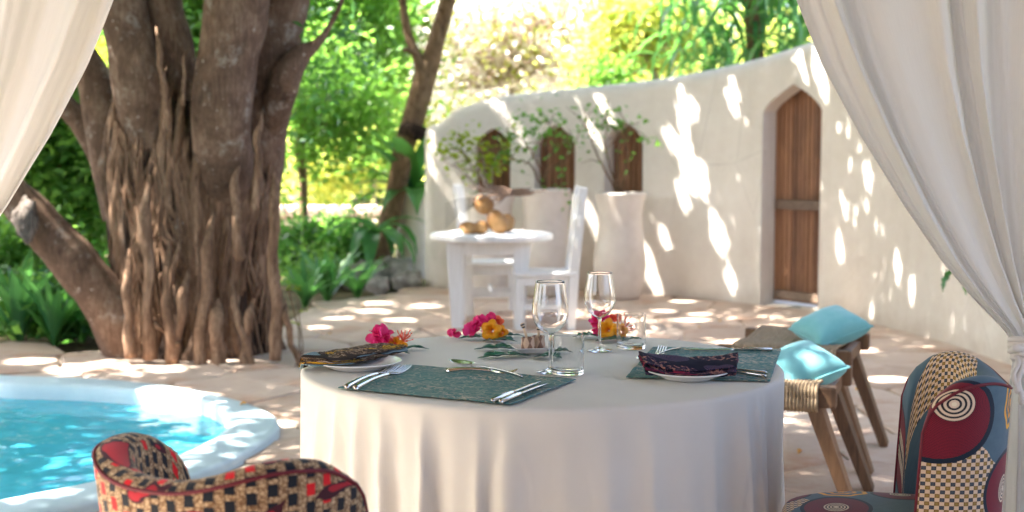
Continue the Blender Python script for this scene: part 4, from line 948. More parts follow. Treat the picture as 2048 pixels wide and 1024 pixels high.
def white_chair(loc, rz, label):
    o = empty('garden_chair', loc, label, 'chair', 'white wooden garden chairs', rz)   # faces local -x
    SZ = .43; w_ = 'white_wood'
    b = MB(); b.box((-.0, 0, SZ-.0175), (.46, .44, .035)); b.obj('seat', MAT[w_], o, bevel=.008)
    for sy in (-1, 1):
        b = MB(); b.beam((-.19, sy*.18, SZ-.04), (-.19, sy*.18, 0), .06, .06, .055, .055, up=(0, 1, 0)); b.obj('leg', MAT[w_], o, bevel=.005)
        b = MB(); b.beam((.21, sy*.19, SZ+.02), (.275, sy*.19, 1.05), .075, .045, .06, .045, up=(0, 1, 0)); b.beam((.21, sy*.19, SZ+.02), (.19, sy*.19, 0), .075, .045, .06, .045, up=(0, 1, 0)); b.obj('back_post', MAT[w_], o, bevel=.006)
        b = MB(); b.box((0, sy*.185, SZ-.07), (.36, .025, .06)); b.obj('seat_rail', MAT[w_], o, bevel=.003)
        b = MB(); b.box((0, sy*.185, .17), (.36, .025, .045)); b.obj('stretcher', MAT[w_], o, bevel=.003)
    b = MB(); b.box((-.19, 0, SZ-.07), (.025, .32, .06)); b.obj('seat_rail', MAT[w_], o, bevel=.003)
    b = MB(); b.box((.0, 0, .2), (.025, .36, .045)); b.obj('stretcher', MAT[w_], o, bevel=.003)
    for z in (.95, .80, .64):
        b = MB(); b.box((.215+(z-.45)*.105, 0, z), (.022, .45, .075)); b.obj('back_slat', MAT[w_], o, bevel=.004)
    return o
cx = P(1088, 548, 9.95).x
white_chair((cx-.0, 9.95, 0), R(2), 'white chair on the near right of the small table, its back towards the door')
white_chair((P(983, 548, 10.85).x, 10.85, 0), R(186), 'white chair tucked in on the left behind the small table')
# coconuts on the table, each a thing
ccn = [(938, 437, 20, 12, 15, .15, 'dark brown coconut on the left end of the heap'), (962, 440, 15, 13, 15, -.2, 'small coconut in the lower middle of the heap'), (968, 410, 22, 18, 15, .5, 'coconut resting on top of the heap under the dry stalks'), (995, 430, 20, 25, 18, -.55, 'largest orange brown coconut at the front right of the heap'), (1013, 430, 17, 18, 18, .5, 'coconut half hidden behind the largest one')]
for i, (x, y, rx, rz, ry, tl, lb) in enumerate(ccn):
    Yc = 10.0+(.1 if i in (2, 4) else 0)+(.04*i if i == 4 else 0); p = P(x, y, Yc); k = Yc/F
    if i in (0, 1, 3, 4): p.z = TZ+rz*k*.97
    b = MB(); b.ball((0, 0, 0), 1, 22, 16, (rx*k, ry*k, rz*k*1.05), Matrix.Rotation(tl, 3, 'Y'), .12, 1.3); o = b.obj('coconut', MAT['husk'], None, smooth=True); o.location = (p.x, Yc, p.z); tag(o, lb, 'coconut', 'coconuts heaped on the small white table')
p0 = P(985, 395, 10.05); dp = empty('dry_palm_stalk', tuple(p0), 'dry brown palm flower stalk lying across the coconuts', 'stalk'); g = random.Random(4)
for k in range(26):
    a = Vector((g.uniform(.1, .22), g.uniform(-.05, .05), g.uniform(.01, .06))) if k else Vector((.3, 0, .04)); e = Vector((g.uniform(-.22, .05), g.uniform(-.12, .1), g.uniform(-.06, .09)))
    b = MB(); b.tube([a+Vector((.1, 0, .01)), a, (a+e)/2+Vector((0, 0, g.uniform(-.01, .04))), e], [.005, .005, .0045, .002], 5, .4); b.obj('spikelet', MAT['dry'], dp)
for (e, r) in ((( -.28, 0, .25), .006), ((-.1, .05, .22), .006), ((-.2, 0, .18), .004)):
    b = MB(); b.tube([(.05, 0, 0), (e[0]*.5, 0, e[2]*.4), e], r, 5, .3); b.obj('spikelet', MAT['bark_pale'], dp)
for k in range(7):
    b = MB(); z = -.005-.018*k; b.tube([(-.1, .03, z*.4), (-.25, .05, z-.01), (-.36, .06, z*1.6-.05)], [.004, .003, .002], 5); b.obj('spikelet', MAT['darkmetal'], dp)
# ------------------------------------------------------------------ wooden stools and cushions
def stool(A, B_, L, SZ, label):
    """A near rail end, B_ far rail end (ground xy); the stool runs away from the AB edge"""
    A, B_ = Vector((*A, 0)), Vector((*B_, 0)); e = (B_-A).normalized(); W = (B_-A).length; d = Vector((-e.y, e.x, 0))
    mid = (A+B_)/2; o = empty('stool', tuple(mid+d*L/2), label, 'stool', 'wooden stools with rope seats'); O = mid+d*L/2
    def w_(a, c, z): return A+e*a+d*c+Vector((0, 0, z))-O
    for c_ in (.0, W):                                           # long side rails
        b = MB(); b.beam(w_(c_, -.035, SZ), w_(c_, L+.035, SZ), .055, .075); b.obj('side_rail', MAT['stool_wood'], o, bevel=.008)
    for c_ in (.02, L-.02):
        b = MB(); b.beam(w_(.02, c_, SZ-.02), w_(W-.02, c_, SZ-.02), .045, .05); b.obj('end_rail', MAT['stool_wood'], o, bevel=.006)
    for a_, sa in ((.03, -1), (W-.03, 1)):
        for c_, s2 in ((.06, -1), (L-.06, 1)):
            b = MB(); b.beam(w_(a_, c_, SZ+.01), w_(a_+sa*.03, c_+s2*.17, 0), .055, .10, .035, .075, up=tuple(e)); b.obj('leg', MAT['stool_wood'], o, bevel=.006)
    nr = int((L-.05)/.0125)
    for k in range(nr):
        c_ = .03+k*.0125; b = MB(); jz = .002*math.sin(k*2.3)
        ring = [w_(-.042, c_, SZ), w_(-.02, c_, SZ+.044), w_(W*.5, c_, SZ+.030+jz), w_(W+.02, c_, SZ+.044), w_(W+.042, c_, SZ), w_(W+.02, c_, SZ-.05), w_(W*.5, c_, SZ-.035), w_(-.02, c_, SZ-.05), w_(-.042, c_, SZ)]
        q = spline([tuple(x) for x in ring], 24); b.tube(q, .0066, 6, close=False)
        b.obj('rope', MAT['rope'], o, smooth=True)
    return o, A, e, d, W
def cushion(loc, w_, d_, h, rot, label):
    def fn(a, v):
        u, t = a*2-1, v*2-1
        return (u*w_/2*(1-.10*(1-u*u*0)*(t*t-1)*-.6*0-.07*(1-t*t)*0+.0)-0*u, t*d_/2, 0)
    b = MB()
    for sg in (1, -1):
        def fn(a, v, sg=sg):
            u, t = a*2-1, v*2-1
            px_ = u*w_/2*(1-.10*(1-t*t)); py_ = t*d_/2*(1-.10*(1-u*u))
            k = max(0, (1-abs(u)**3))**.45*max(0, (1-abs(t)**3))**.45
            wr = .006*noise.noise(Vector((px_*14, py_*14, sg*3)))*k
            return (px_, py_, sg*(h/2*k+wr))
        b.grid(fn if sg > 0 else (lambda a, v: fn(1-a, v)), 26, 26)
    o = b.obj('cushion', MAT['cushion'], None, smooth=True, weld=True); o.location = loc; o.rotation_euler = rot
    s_ = MB(); ring = []
    for u, t in [(x/8-1, -1) for x in range(17)]+[(1, x/8-1) for x in range(17)]+[(1-x/8, 1) for x in range(17)]+[(-1, 1-x/8) for x in range(17)]:
        ring.append((u*w_/2*(1-.10*(1-t*t)), t*d_/2*(1-.10*(1-u*u)), 0))
    s_.tube(ring, .0035, 6, close=False); s_.obj('seam', MAT['cushion'], o, smooth=True)
    tag(o, label, 'cushion', 'aqua cushions on the stools'); return o
s1 = stool((1.10, 4.62), (1.27, 5.08), .46, .44, 'rope seated wooden stool closer to the dining table, with its cushion sliding off')
s2 = stool((1.34, 5.35), (1.55, 5.88), .48, .46, 'rope seated wooden stool further back, closer to the wall')
cushion(tuple(P(1600, 735, 4.84)), .25, .29, .14, (R(10), R(-20), R(12)), 'aqua cushion nearer the table, leaning beside the tablecloth')
cushion(tuple(P(1660, 655, 5.58)), .25, .28, .13, (R(10), R(-20), R(12)), 'aqua cushion on the further stool')

# ------------------------------------------------------------------ pavilion over the table and its curtains
pv = empty('pavilion', (0.1, 1.6, 0), 'unseen pavilion of posts and beams around the dining table, thatch roof and walls added for shade', 'pavilion')
for sx in (-1, 1):
    for y in (-1.9, 2.0):
        b = MB(); b.box((sx*2.2, y, 1.3), (.14, .14, 2.6)); b.obj('post', MAT['post_wood'], pv, bevel=.01)
    b = MB(); b.box((sx*2.2, .05, 2.67), (.12, 4.2, .14)); b.obj('beam', MAT['post_wood'], pv, bevel=.01)
for y in (-1.9, 2.0):
    b = MB(); b.box((0, y, 2.67), (4.26, .12, .13)); b.obj('beam', MAT['post_wood'], pv, bevel=.01)
th_ = MAT['thatch']
b = MB(); b.grid(lambda a, c: ((a-.5)*5.2, -2.6+c*4.9, 2.78+1.0*(1-abs(a-.5)*2)), 20, 24); b.obj('roof', th_, pv, smooth=True, solid=.12)  # unseen opaque roof, added to keep the sun off the table
b = MB(); b.box((0, -2.05, 1.35), (4.4, .18, 2.7)); b.obj('back_wall', MAT['door_bar'], pv, bevel=.02)  # dark unseen wall added behind the camera to cut front light
for sx in (-1, 1):
    b = MB(); b.box((sx*2.22, -1.1, .5), (.18, 1.7, 1.0)); b.obj('side_wall', MAT['door_bar'], pv, bevel=.02)  # low unseen walls added beside the camera to cut stray light
CY = 3.47
edge = [(0, 1597), (130, 1650), (270, 1722), (410, 1806), (520, 1882), (600, 1950), (655, 2006), (690, 2032)]
ez = [P(1600, y, CY).z for y, _ in edge]; exx = [P(x, y, CY).x for y, x in edge]
ez = [2.62]+ez; exx = [exx[0]-.22]+exx
def curtain(mirror, label, seed, nf=7):
    X0 = -.286 if mirror else 0
    sx = -1 if mirror else 1; zt = ez[-1]
    g = np.random.default_rng(seed); kx = np.sort(g.random(nf))*.9+.05*0; ph = g.uniform(0, 6.28, 6)
    def fold(u):   # sharp pleats of uneven width
        uu = u*nf+.35*math.sin(u*9+ph[0])+.25*math.sin(u*21+ph[1]); f = uu-math.floor(uu)
        return math.sin(f*2*math.pi+.5*math.sin(f*2*math.pi))*.8+.12*math.sin(uu*2*math.pi*2.03+ph[2])+.06*math.sin(uu*31)
    def top(a, v):
        z = 2.62+(zt-2.62)*v; xl = float(np.interp(-z, [-q for q in ez], exx)); xl_t = exx[-1]
        wr = (xl_t-xl)                                   # how far the free edge still is from the tie
        xr = xl_t+.09+.75*(1-v)**1.0*.9
        k = a**(1-.15*v)
        # the folds converge on the tie, each with its own sag
        x = xl+(xr-xl)*k
        am = .012+.045*(1-v)**.6
        fa = fold(a)
        y = CY+am*fa*(1 if v < .98 else .6)
        x += .010*fa*(1-v)*1.2+.004*math.sin(a*60+z*7)
        return Vector((sx*x+X0, y, z))
    def bot(a, v):
        z = zt-(zt-.02)*v; sp_ = min(1, v*2.2); fa = fold(a)
        xa = exx[-1]+.0-.03*sp_; xb = exx[-1]+.09+.30*sp_
        return Vector((sx*(xa+(xb-xa)*a)+X0, CY+(.012+.035*sp_)*fa, z))
    o = empty('curtain', (sx*1.5+X0, CY, 2.62), label, 'curtain', 'sheer curtains tied back at the pavilion front'); L0 = Vector(o.location)
    b = MB(); b.grid(lambda a, v: top(a, v)-L0, 260, 90, uvf=lambda a, v: (a*2.4, v*2)); b.obj('upper_drape', MAT['curtain'], o, smooth=True, solid=.0015)
    b = MB(); b.grid(lambda a, v: bot(a, v)-L0, 200, 40, uvf=lambda a, v: (a*2.4, v*2)); b.obj('lower_drape', MAT['curtain'], o, smooth=True, solid=.0015)
    xc = sx*(exx[-1]+.045)+X0
    for k in range(3):
        b = MB(); q = [Vector((xc+.06*math.cos(t), CY+.035*math.sin(t), zt+.0+.014*(k-1)+.004*math.sin(t*2)))-L0 for t in [i*math.pi/12 for i in range(25)]]; b.tube(q, .008, 7, .2, close=False); b.obj('tie_rope', MAT['cotton'], o, smooth=True)
    b = MB(); kx_ = xc-sx*.045
    for k in range(5): b.ball(Vector((kx_+.012*math.cos(k*1.3), CY-.04+.008*math.sin(k), zt-.005-.012*(k % 3)))-L0, .016, 10, 6, (1.2, 1, .7), None, .4)
    b.obj('knot', MAT['cotton'], o, smooth=True)
    for k, L in ((0, .13), (1, .10)):
        b = MB(); q = [Vector((kx_-sx*(.004+.012*k)+.006*math.sin(t*9), CY-.045, zt-.02-L*t))-L0 for t in [i/10 for i in range(11)]]; b.tube(q, [.007]*9+[.010, .004], 7, .2); b.obj('rope_end', MAT['cotton'], o, smooth=True)
    return o
curtain(False, 'white gauze curtain on the right tied back with a cotton rope', 3)
curtain(True, 'white gauze curtain on the left, sweeping out of the picture', 9)
# ------------------------------------------------------------------ dining table and cloth
TX, TY, TR, TH_ = .075, 3.35, .60, .755
tb = empty('dining_table', (TX, TY, 0), 'round dining table under the white cloth in the centre', 'table')
b = MB(); b.lathe([(0, .722), (.585, .722), (.59, .73), (.59, .745), (.585, .75), (0, .75)], 64); b.obj('tabletop', MAT['post_wood'], tb)
b = MB(); b.lathe([(.53, .64), (.55, .64), (.55, .72), (.53, .72)], 48); b.obj('apron', MAT['post_wood'], tb)
for k in range(4):
    a = math.pi/4+k*math.pi/2; b = MB(); b.beam((.42*math.cos(a), .42*math.sin(a), .722), (.42*math.cos(a), .42*math.sin(a), 0), .06, .06, .045, .045, up=(1, 0, 0)); b.obj('leg', MAT['post_wood'], tb)
g = np.random.default_rng(12); fld = []
# folds fall where the photograph has them: angles from picture columns on the near side
for px, am, wd in [(604, .030, .035), (648, .028, .03), (700, .022, .03), (752, .030, .026), (842, .032, .03), (905, .008, .08), (955, .020, .028), (1010, .018, .06), (1120, .006, .1), (1215, .022, .075), (1300, .018, .045), (1350, .010, .1), (1440, .014, .04), (1520, .030, .035), (1548, .045, .03), (1568, .035, .03)]:
    x = (px-1024)/F*2.85-TX; ang = -math.acos(max(-.995, min(.995, x/.615))); fld.append((ang, am, wd))
for k in range(16): fld.append((g.uniform(.1, 3.04), g.uniform(.02, .04), g.uniform(.025, .05)))
def fold_c(th):
    t = 0
    for a, am, wd in fld:
        d = (th-a+math.pi) % (2*math.pi)-math.pi
        t += am*(math.exp(-abs(d/wd)**1.5)-.55*math.exp(-(d-wd*2)**2/(wd*wd*2)))
    return t+.006*math.sin(th*11+1)
FT = [fold_c(2*math.pi*i/720) for i in range(720)]
def cloth(a, v):
    th = a*2*math.pi; t__ = max(0, (v-.36)/.64); f = FT[int(round(a*720+t__*26*noise.noise(Vector((math.cos(th)*3.1, math.sin(th)*3.1, 7))))) % 720]*(1+.6*noise.noise(Vector((math.cos(th)*6, math.sin(th)*6, t__*1.5))))
    if v < .3: r = TR*.985*(v/.3); z = TH_+.0008*noise.noise(Vector((r*math.cos(th)*9, r*math.sin(th)*9, 0)))
    elif v < .36:
        q = (v-.3)/.06*math.pi/2; r = TR*.985+.012*math.sin(q); z = TH_-.012*(1-math.cos(q)); 
    else:
        t = (v-.36)/.64; z = TH_-.012-t*(TH_-.03); sp_ = min(1, t*1.2)
        r = TR*.985+.012-.010*min(1, t*3)*math.exp(-f*0)*.0+f*(1-math.exp(-t*5))*1.0+.02*t*f*20*.5+.015*t
        r += .003*noise.noise(Vector((math.cos(th)*5, math.sin(th)*5, z*6)))*min(1, t*4)
    return Vector((r*math.cos(th), r*math.sin(th), z-TH_))
b = MB(); b.grid(cloth, 720, 90, wrap=True, uvf=lambda a, v: (a*3.8, v*1.4)); b.v = b.v
o = b.obj('tablecloth', MAT['cloth'], None, smooth=True); o.location = (TX, TY, TH_); tag(o, 'long white cloth draped to the ground over the round dining table', 'tablecloth')
ZT = TH_+.0012
def T(px, py, dz=0): return G(px, py, ZT+dz)
def quad_sheet(c4, th, nu, nv, wave, name, mt, label, cat, fn=None, group=None):
    """c4: near left, near right, far right, far left points on the cloth"""
    c4 = [Vector(c) for c in c4]; O = sum(c4, Vector())/4
    du = (c4[1]-c4[0]).length; dv = (c4[3]-c4[0]).length
    def f(a, v, s_=1):
        p = (c4[0]*(1-a)+c4[1]*a)*(1-v)+(c4[3]*(1-a)+c4[2]*a)*v-O
        e = min(a, 1-a, v, 1-v); w_ = wave*(noise.noise(Vector((p.x*14, p.y*14, 1))))
        return p+Vector((.002*noise.noise(Vector((p.y*40, 0, 1))), .002*noise.noise(Vector((p.x*40, 2, 1))), max(.0004, w_+.0015)+(th if s_ > 0 else 0)+(0 if e > .02 else wave*.6)))
    b = MB(); b.grid(lambda a, v: f(a, v, 1), nu, nv, uvf=lambda a, v: (a*du, v*dv)); b.grid(lambda a, v: f(1-a, v, -1), nu, nv, uvf=lambda a, v: ((1-a)*du, v*dv))
    per = [(i/nu, 0) for i in range(nu)]+[(1, j/nv) for j in range(nv)]+[(1-i/nu, 1) for i in range(nu)]+[(0, 1-j/nv) for j in range(nv)]
    for i in range(len(per)):
        p, q = per[i], per[(i+1) % len(per)]; b.add([f(*p, -1), f(*q, -1), f(*q, 1), f(*p, 1)], [(0, 1, 2, 3)], [(p[0]*du, p[1]*dv), (q[0]*du, q[1]*dv)]*2)
    o = b.obj(name, MAT[mt], None, smooth=True, weld=True, fixn=True); o.location = O; return tag(o, label, cat, group)
quad_sheet([T(676, 779), T(1024, 812), T(1152, 762), T(818, 732)], .002, 60, 40, .0018, 'placemat', 'mat', 'teal woven placemat at the front left, under forks and knives', 'placemat')
quad_sheet([T(1252, 757), T(1540, 765), T(1562, 701), T(1306, 697)], .002, 60, 40, .0018, 'placemat', 'mat', 'teal woven placemat at the right edge of the table', 'placemat')
# plates ---------------------------------------------------------
def plate(px, py, r, label):
    p = T(px, py); o = empty('plate', tuple(p), label, 'plate'); k = r/.1
    b = MB(); b.lathe([(0, .002), (.05*k, .002), (.055*k, .0), (.06*k, .0), (.062*k, .003), (.085*k, .012), (.1*k, .0175), (.101*k, .0195), (.098*k, .0200), (.08*k, .0150), (.062*k, .008), (0, .007)], 64); b.obj('dish', MAT['ceramic'], o, smooth=True); return o
plate(716, 736, .108, 'white plate under the gold patterned napkin at the left of the table')
plate(1376, 756, .098, 'white plate under the dark plum napkin at the right of the table')
# napkins --------------------------------------------------------
def fold_stack(spine, wid, label, mt, lift, layers=4, th=.0045, seed=0, taper=None, bunch=None):
    """a folded cloth: layers of a wavy band joined by rounded folds, running along the spine"""
    sp_ = [Vector(p) for p in spline([tuple(q) for q in spine], 48)]; n = len(sp_); O = sum(sp_, Vector())/n
    L = [0.]
    for i in range(1, n): L.append(L[-1]+(sp_[i]-sp_[i-1]).length)
    prof = []
    for k in range(layers):
        xs_ = [-1, -.75, -.4, 0, .4, .75, 1]; xs_ = xs_ if k % 2 == 0 else xs_[::-1]
        for x in xs_: prof.append((x*(1-.05*k), k))
        prof.append((xs_[-1]*(1.06-.05*k), k+.5))
    prof = prof[:-1]; b = MB(); m_ = len(prof)
    def pt(i, j, s_):
        p = sp_[i]; t = (sp_[min(i+1, n-1)]-sp_[max(i-1, 0)]).normalized(); sd_ = Vector((-t.y, t.x, 0)).normalized()
        u, k = prof[j]; w_ = wid*(taper(i/(n-1)) if taper else 1); f = bunch(i/(n-1)) if bunch else 1
        nz = noise.noise(Vector((L[i]*22+seed, u*2.5, k*.7)))*.0045*f+noise.noise(Vector((L[i]*60+seed, u*5, k)))*.0018*f
        return p+sd_*(u*w_/2+.004*noise.noise(Vector((L[i]*30, k, seed))))+Vector((0, 0, lift(i/(n-1), u)+k*th*f+nz+s_*.0012+.001))-O+t*(.006*noise.noise(Vector((k*1.7, u, seed))) if i in (0, n-1) else 0)
    b.grid(lambda a, v: pt(int(round(a*(n-1))), int(round(v*(m_-1))), 1), n-1, m_-1, uvf=lambda a, v: (L[int(round(a*(n-1)))]+prof[int(round(v*(m_-1)))][1]*.07, prof[int(round(v*(m_-1)))][0]*wid*.5+prof[int(round(v*(m_-1)))][1]*.05))
    o = b.obj('napkin', MAT[mt], None, smooth=True, solid=.0022); o.location = O; return tag(o, label, 'napkin')
fold_stack([T(612, 737), T(660, 738), T(720, 725), T(785, 712)], .135, 'gold, brown and slate wax print napkin folded over the left plate', 'nap_a', lambda t, u: .017-.012*(t < .1)+.006*math.sin(t*3)*(1-abs(u)), 5, .0032, 3, lambda t: .55+.45*math.sin(min(1, t*1.5+.1)*math.pi*.5) if t < .75 else 1-.9*(t-.75), lambda t: 1.35 if t < .28 else .9)
fold_stack([T(1284, 750, .004), T(1330, 753, .0), T(1376, 755, 0), T(1430, 755, .0), T(1474, 754, .003)], .105, 'dark plum and black patterned napkin laid as a band across the right plate', 'nap_b', lambda t, u: .0195+.004*abs(2*t-1)**1.6-.014*max(0, -u)+.008*max(0, u), 4, .005, 8, lambda t: 1.0, lambda t: 1.25-.35*math.sin(t*math.pi))
# cutlery --------------------------------------------------------
def handle(b, L0, L1, arc=.006):
    q = []; rr = []
    for i in range(15):
        t = i/14; x = L0+(L1-L0)*t; q.append((x, 0, .004+arc*math.sin(t*math.pi)*.8)); rr.append(.0028+.0038*(1-t)**1.3)
    b.tube(q, rr, 8, flat=.42)
def place(o, a, c, label, cat, group=None, roll=0, flipz=0):
    a, c = Vector(a), Vector(c); d = c-a; o.location = a; L = d.length
    o.rotation_euler = (roll, -math.asin(max(-1, min(1, d.z/L))), math.atan2(d.y, d.x)); return tag(o, label, cat, group)
def fork(L=.195):
    o = bpy.data.objects.new('fork', None); C.objects.link(o); b = MB(); handle(b, 0, L*.64)
    b.grid(lambda a, v: (L*(.62+.13*v), (a-.5)*(.006+.019*min(1, v*1.35)**.8), .006-.005*math.sin(v*1.7)), 6, 8); b.obj('handle', MAT['steel'], o, smooth=True, solid=.0018)
    for k in range(4):
        y = -.0105+.007*k; b = MB(); q = [(L*(.745+.255*t), y*(1-.05*t), .0012-.001*math.sin(t*3)+.008*t*t) for t in [i/8 for i in range(9)]]; b.tube(q, [.0019]*7+[.0014, .0006], 6, flat=.7); b.obj('tine', MAT['steel'], o, smooth=True)
    return o
def spoon(L=.19):
    o = bpy.data.objects.new('spoon', None); C.objects.link(o); b = MB(); handle(b, 0, L*.70); b.obj('handle', MAT['steel'], o, smooth=True)
    b = MB()
    def bw(a, v):
        th = a*2*math.pi; r = v; x = L*.84+L*.165*r*math.cos(th); y = .0205*r*math.sin(th)*(1-.14*math.cos(th)); return (x, y, .0018+.0085*r*r)
    b.grid(bw, 28, 8, wrap=True); b.obj('bowl', MAT['steel'], o, smooth=True, solid=.0012, weld=True); return o
def knife(L=.22):
    o = bpy.data.objects.new('knife', None); C.objects.link(o); b = MB(); b.tube([(0, 0, .005), (.004, 0, .005), (L*.25, 0, .005), (L*.42, 0, .005), (L*.45, 0, .005)], [.003, .0065, .006, .0048, .004], 10, flat=.6); b.obj('handle', MAT['steel'], o, smooth=True)
    b = MB()
    def bl(a, v):
        x = L*(.44+.56*a); w_ = .0095*(1 if a < .75 else max(.05, 1-((a-.75)/.25)**2)); return (x, -.004+(v)*w_*1.6, .004+.0022*(1-v))
    b.grid(bl, 24, 4); b.obj('blade', MAT['steel'], o, smooth=True, solid=.0012); return o
def put(fn, a, c, label, cat, z=.004, z2=None, L=None, **k):
    p, q = T(*a, z), T(*c, z if z2 is None else z2); o = fn((q-p).length); return place(o, p, q, label, cat, 'table cutlery', **k)
put(fork, (692, 778), (794, 735), 'left one of the two forks side by side on the front left placemat', 'fork')
put(fork, (710, 780), (817, 736), 'right one of the two forks side by side on the front left placemat', 'fork')
put(knife, (984, 806), (1078, 768), 'knife lying left of its twin at the near end of the front placemat', 'knife')
put(knife, (1000, 808), (1092, 772), 'knife lying right of its twin at the near end of the front placemat', 'knife')
put(spoon, (1044, 757), (902, 727), 'dessert spoon lying across the far edge of the front placemat', 'spoon', z=.008, z2=.006)
put(fork, (893, 744), (1036, 746), 'dessert fork crossing the dessert spoon behind the front placemat', 'fork', z=.005)
put(spoon, (1360, 700), (1278, 726), 'dark shining spoon on the left corner of the right placemat', 'spoon', z=.006, z2=.008)
put(fork, (1302, 742), (1326, 696), 'fork with upright tines beside the napkin on the right placemat', 'fork', z=.008)
put(knife, (1546, 703), (1366, 702), 'table knife lying along the far edge of the right placemat', 'knife')
put(fork, (1532, 757), (1345, 742), 'fork half under the plum napkin, its handle towards the table edge', 'fork', z=.006)
put(knife, (1534, 750), (1365, 735), 'knife beside the fork running under the plum napkin', 'knife', z=.006)
# glasses --------------------------------------------------------
def dens(prof, e=.0006):
    out = [prof[0]]
    for a, c in zip(prof[:-1], prof[1:]):
        l = math.hypot(c[0]-a[0], c[1]-a[1])
        if l > .008:
            t = e/l; out += [(a[0]+(c[0]-a[0])*t, a[1]+(c[1]-a[1])*t), (c[0]-(c[0]-a[0])*t, c[1]-(c[1]-a[1])*t)]
        out.append(c)
    return out
def smooth_prof(pr, n): return [tuple(x) for x in spline(pr, n)]
def wine(px, py, h, r, label):
    p = T(px, py); b = MB(); t = .0013; k = h/.21; rb = r
    outp = [(0, .0004), (.033, .0004), (.0345, .0015), (.033, .0026), (.012, .006), (.0052, .012), (.0040, .03), (.0038, .075), (.0055, .088)]
    zb = .088; hb_ = .21-zb; bow = [(.012, .0915), (.024, .099), (.034, .112), (rb/k*.99, .130), (rb/k, .142), (rb/k*.97, .160), (rb/k*.88, .185), (rb/k*.80, .21)]
    ob = smooth_prof([(r_*k, z*k) for r_, z in [(.0055, .088)]+bow], 40)
    st_ = smooth_prof([(r_, z*k) for r_, z in outp[3:]], 24)
    ib = []
    for q in range(3, len(ob)):
        a_, c_ = ob[q-1], ob[min(q+1, len(ob)-1)]; l = math.hypot(c_[0]-a_[0], c_[1]-a_[1]); ib.append((max(.0, ob[q][0]-t*(c_[1]-a_[1])/l), ob[q][1]+t*(c_[0]-a_[0])/l))
    P2 = [(r_, z*k) for r_, z in outp[:3]]+st_+ob[1:]+[(ob[-1][0]-t*.5, h+.0005)]+ib[::-1]+[(0, ib[0][1]-.0003)]
    b.lathe(P2, 56); o = b.obj('wine_glass', MAT['glass'], None, smooth=True, fixn=True); o.location = p; return tag(o, label, 'wine glass')
wine(1100, 745, .222, .0440, 'taller looking empty wine glass nearer the front, beside the front tumbler')
wine(1199, 702, .212, .0415, 'empty wine glass further back, in front of the right flowers')
def tumbler(px, py, h, r, label):
    p = T(px, py); b = MB(); t = .0017
    b.lathe(dens([(0, .0004), (r-.003, .0004), (r-.001, .002), (r, .006), (r, h-.0008), (r-t*.5, h), (r-t, h-.0008), (r-t, .016), (r-t-.002, .012), (r-t-.006, .011), (0, .0105)]), 56); o = b.obj('tumbler', MAT['glass'], None, smooth=True, fixn=True, autos=60); o.location = p; return tag(o, label, 'tumbler')
tumbler(1135, 748, .098, .0395, 'short clear tumbler at the front placemat corner')
tumbler(1262, 697, .095, .0395, 'short clear tumbler in front of the right flowers')
# salt dish with two carved pots -------------------------------------
p = T(1060, 708); o = empty('serving_dish', tuple(p), 'small square grey white dish carrying the two carved pots', 'dish', rz=R(12)); b = MB()
def sq_ring(h, z): return [(h, -h, z), (h, h, z), (-h, h, z), (-h, -h, z)]
lv = [sq_ring(.024, .006), sq_ring(.030, .006), sq_ring(.046, .020), sq_ring(.044, .0215), sq_ring(.029, .011), sq_ring(.0, .0105)]
b.add([q for l in lv for q in l], [(3, 2, 1, 0)]+[(j*4+i, j*4+(i+1) % 4, j*4+4+(i+1) % 4, j*4+4+i) for j in range(5) for i in range(4)]); b.obj('dish', MAT['dish'], o, bevel=.0015, weld=True)
for i, (px, dy, k, lb) in enumerate([(1056, -.008, 1.0, 'carved wooden pot on the left of the square dish'), (1077, .022, 1.0, 'carved wooden pot behind on the right of the square dish')]):
    q = Vector(((px-1024)/F*(p.y+dy), p.y+dy, p.z+.012)); o = empty('salt_pot', tuple(q), lb, 'salt pot', 'carved pots on the square dish')
    b = MB(); b.lathe([(0, 0), (.016, 0), (.0175, .003), (.0185, .012), (.0165, .026), (.0175, .032), (.0165, .034), (.013, .033), (.012, .012), (0, .01)], 28); b.obj('body', MAT['clay'], o, smooth=True)
    st = [(0, 0, .012), (-.006, 0, .045), (-.016, 0, .072)] if i == 0 else [(0, 0, .012), (.001, 0, .04), (0, 0, .058)]
    sn = bpy.data.objects.new('condiment_spoon', None); C.objects.link(sn); sn.location = q; tag(sn, ['striped black tipped little spoon leaning left out of the left pot', 'upright banded little spoon in the right pot'][i], 'spoon')
    b = MB(); b.tube(st[:2]+[((st[1][0]+st[2][0])/2, 0, (st[1][2]+st[2][2])/2)], .0035, 8); b.obj('shaft', MAT['horn'], sn, smooth=True)
    b = MB(); a_ = Vector(((st[1][0]+st[2][0])/2, 0, (st[1][2]+st[2][2])/2)); c_ = Vector(st[2]); b.tube([a_, a_+(c_-a_)*.3, a_+(c_-a_)*.8, c_], [.0036, .0062, .0068, .003], 12, flat=.7); b.obj('tip', MAT['striped'], sn, smooth=True)
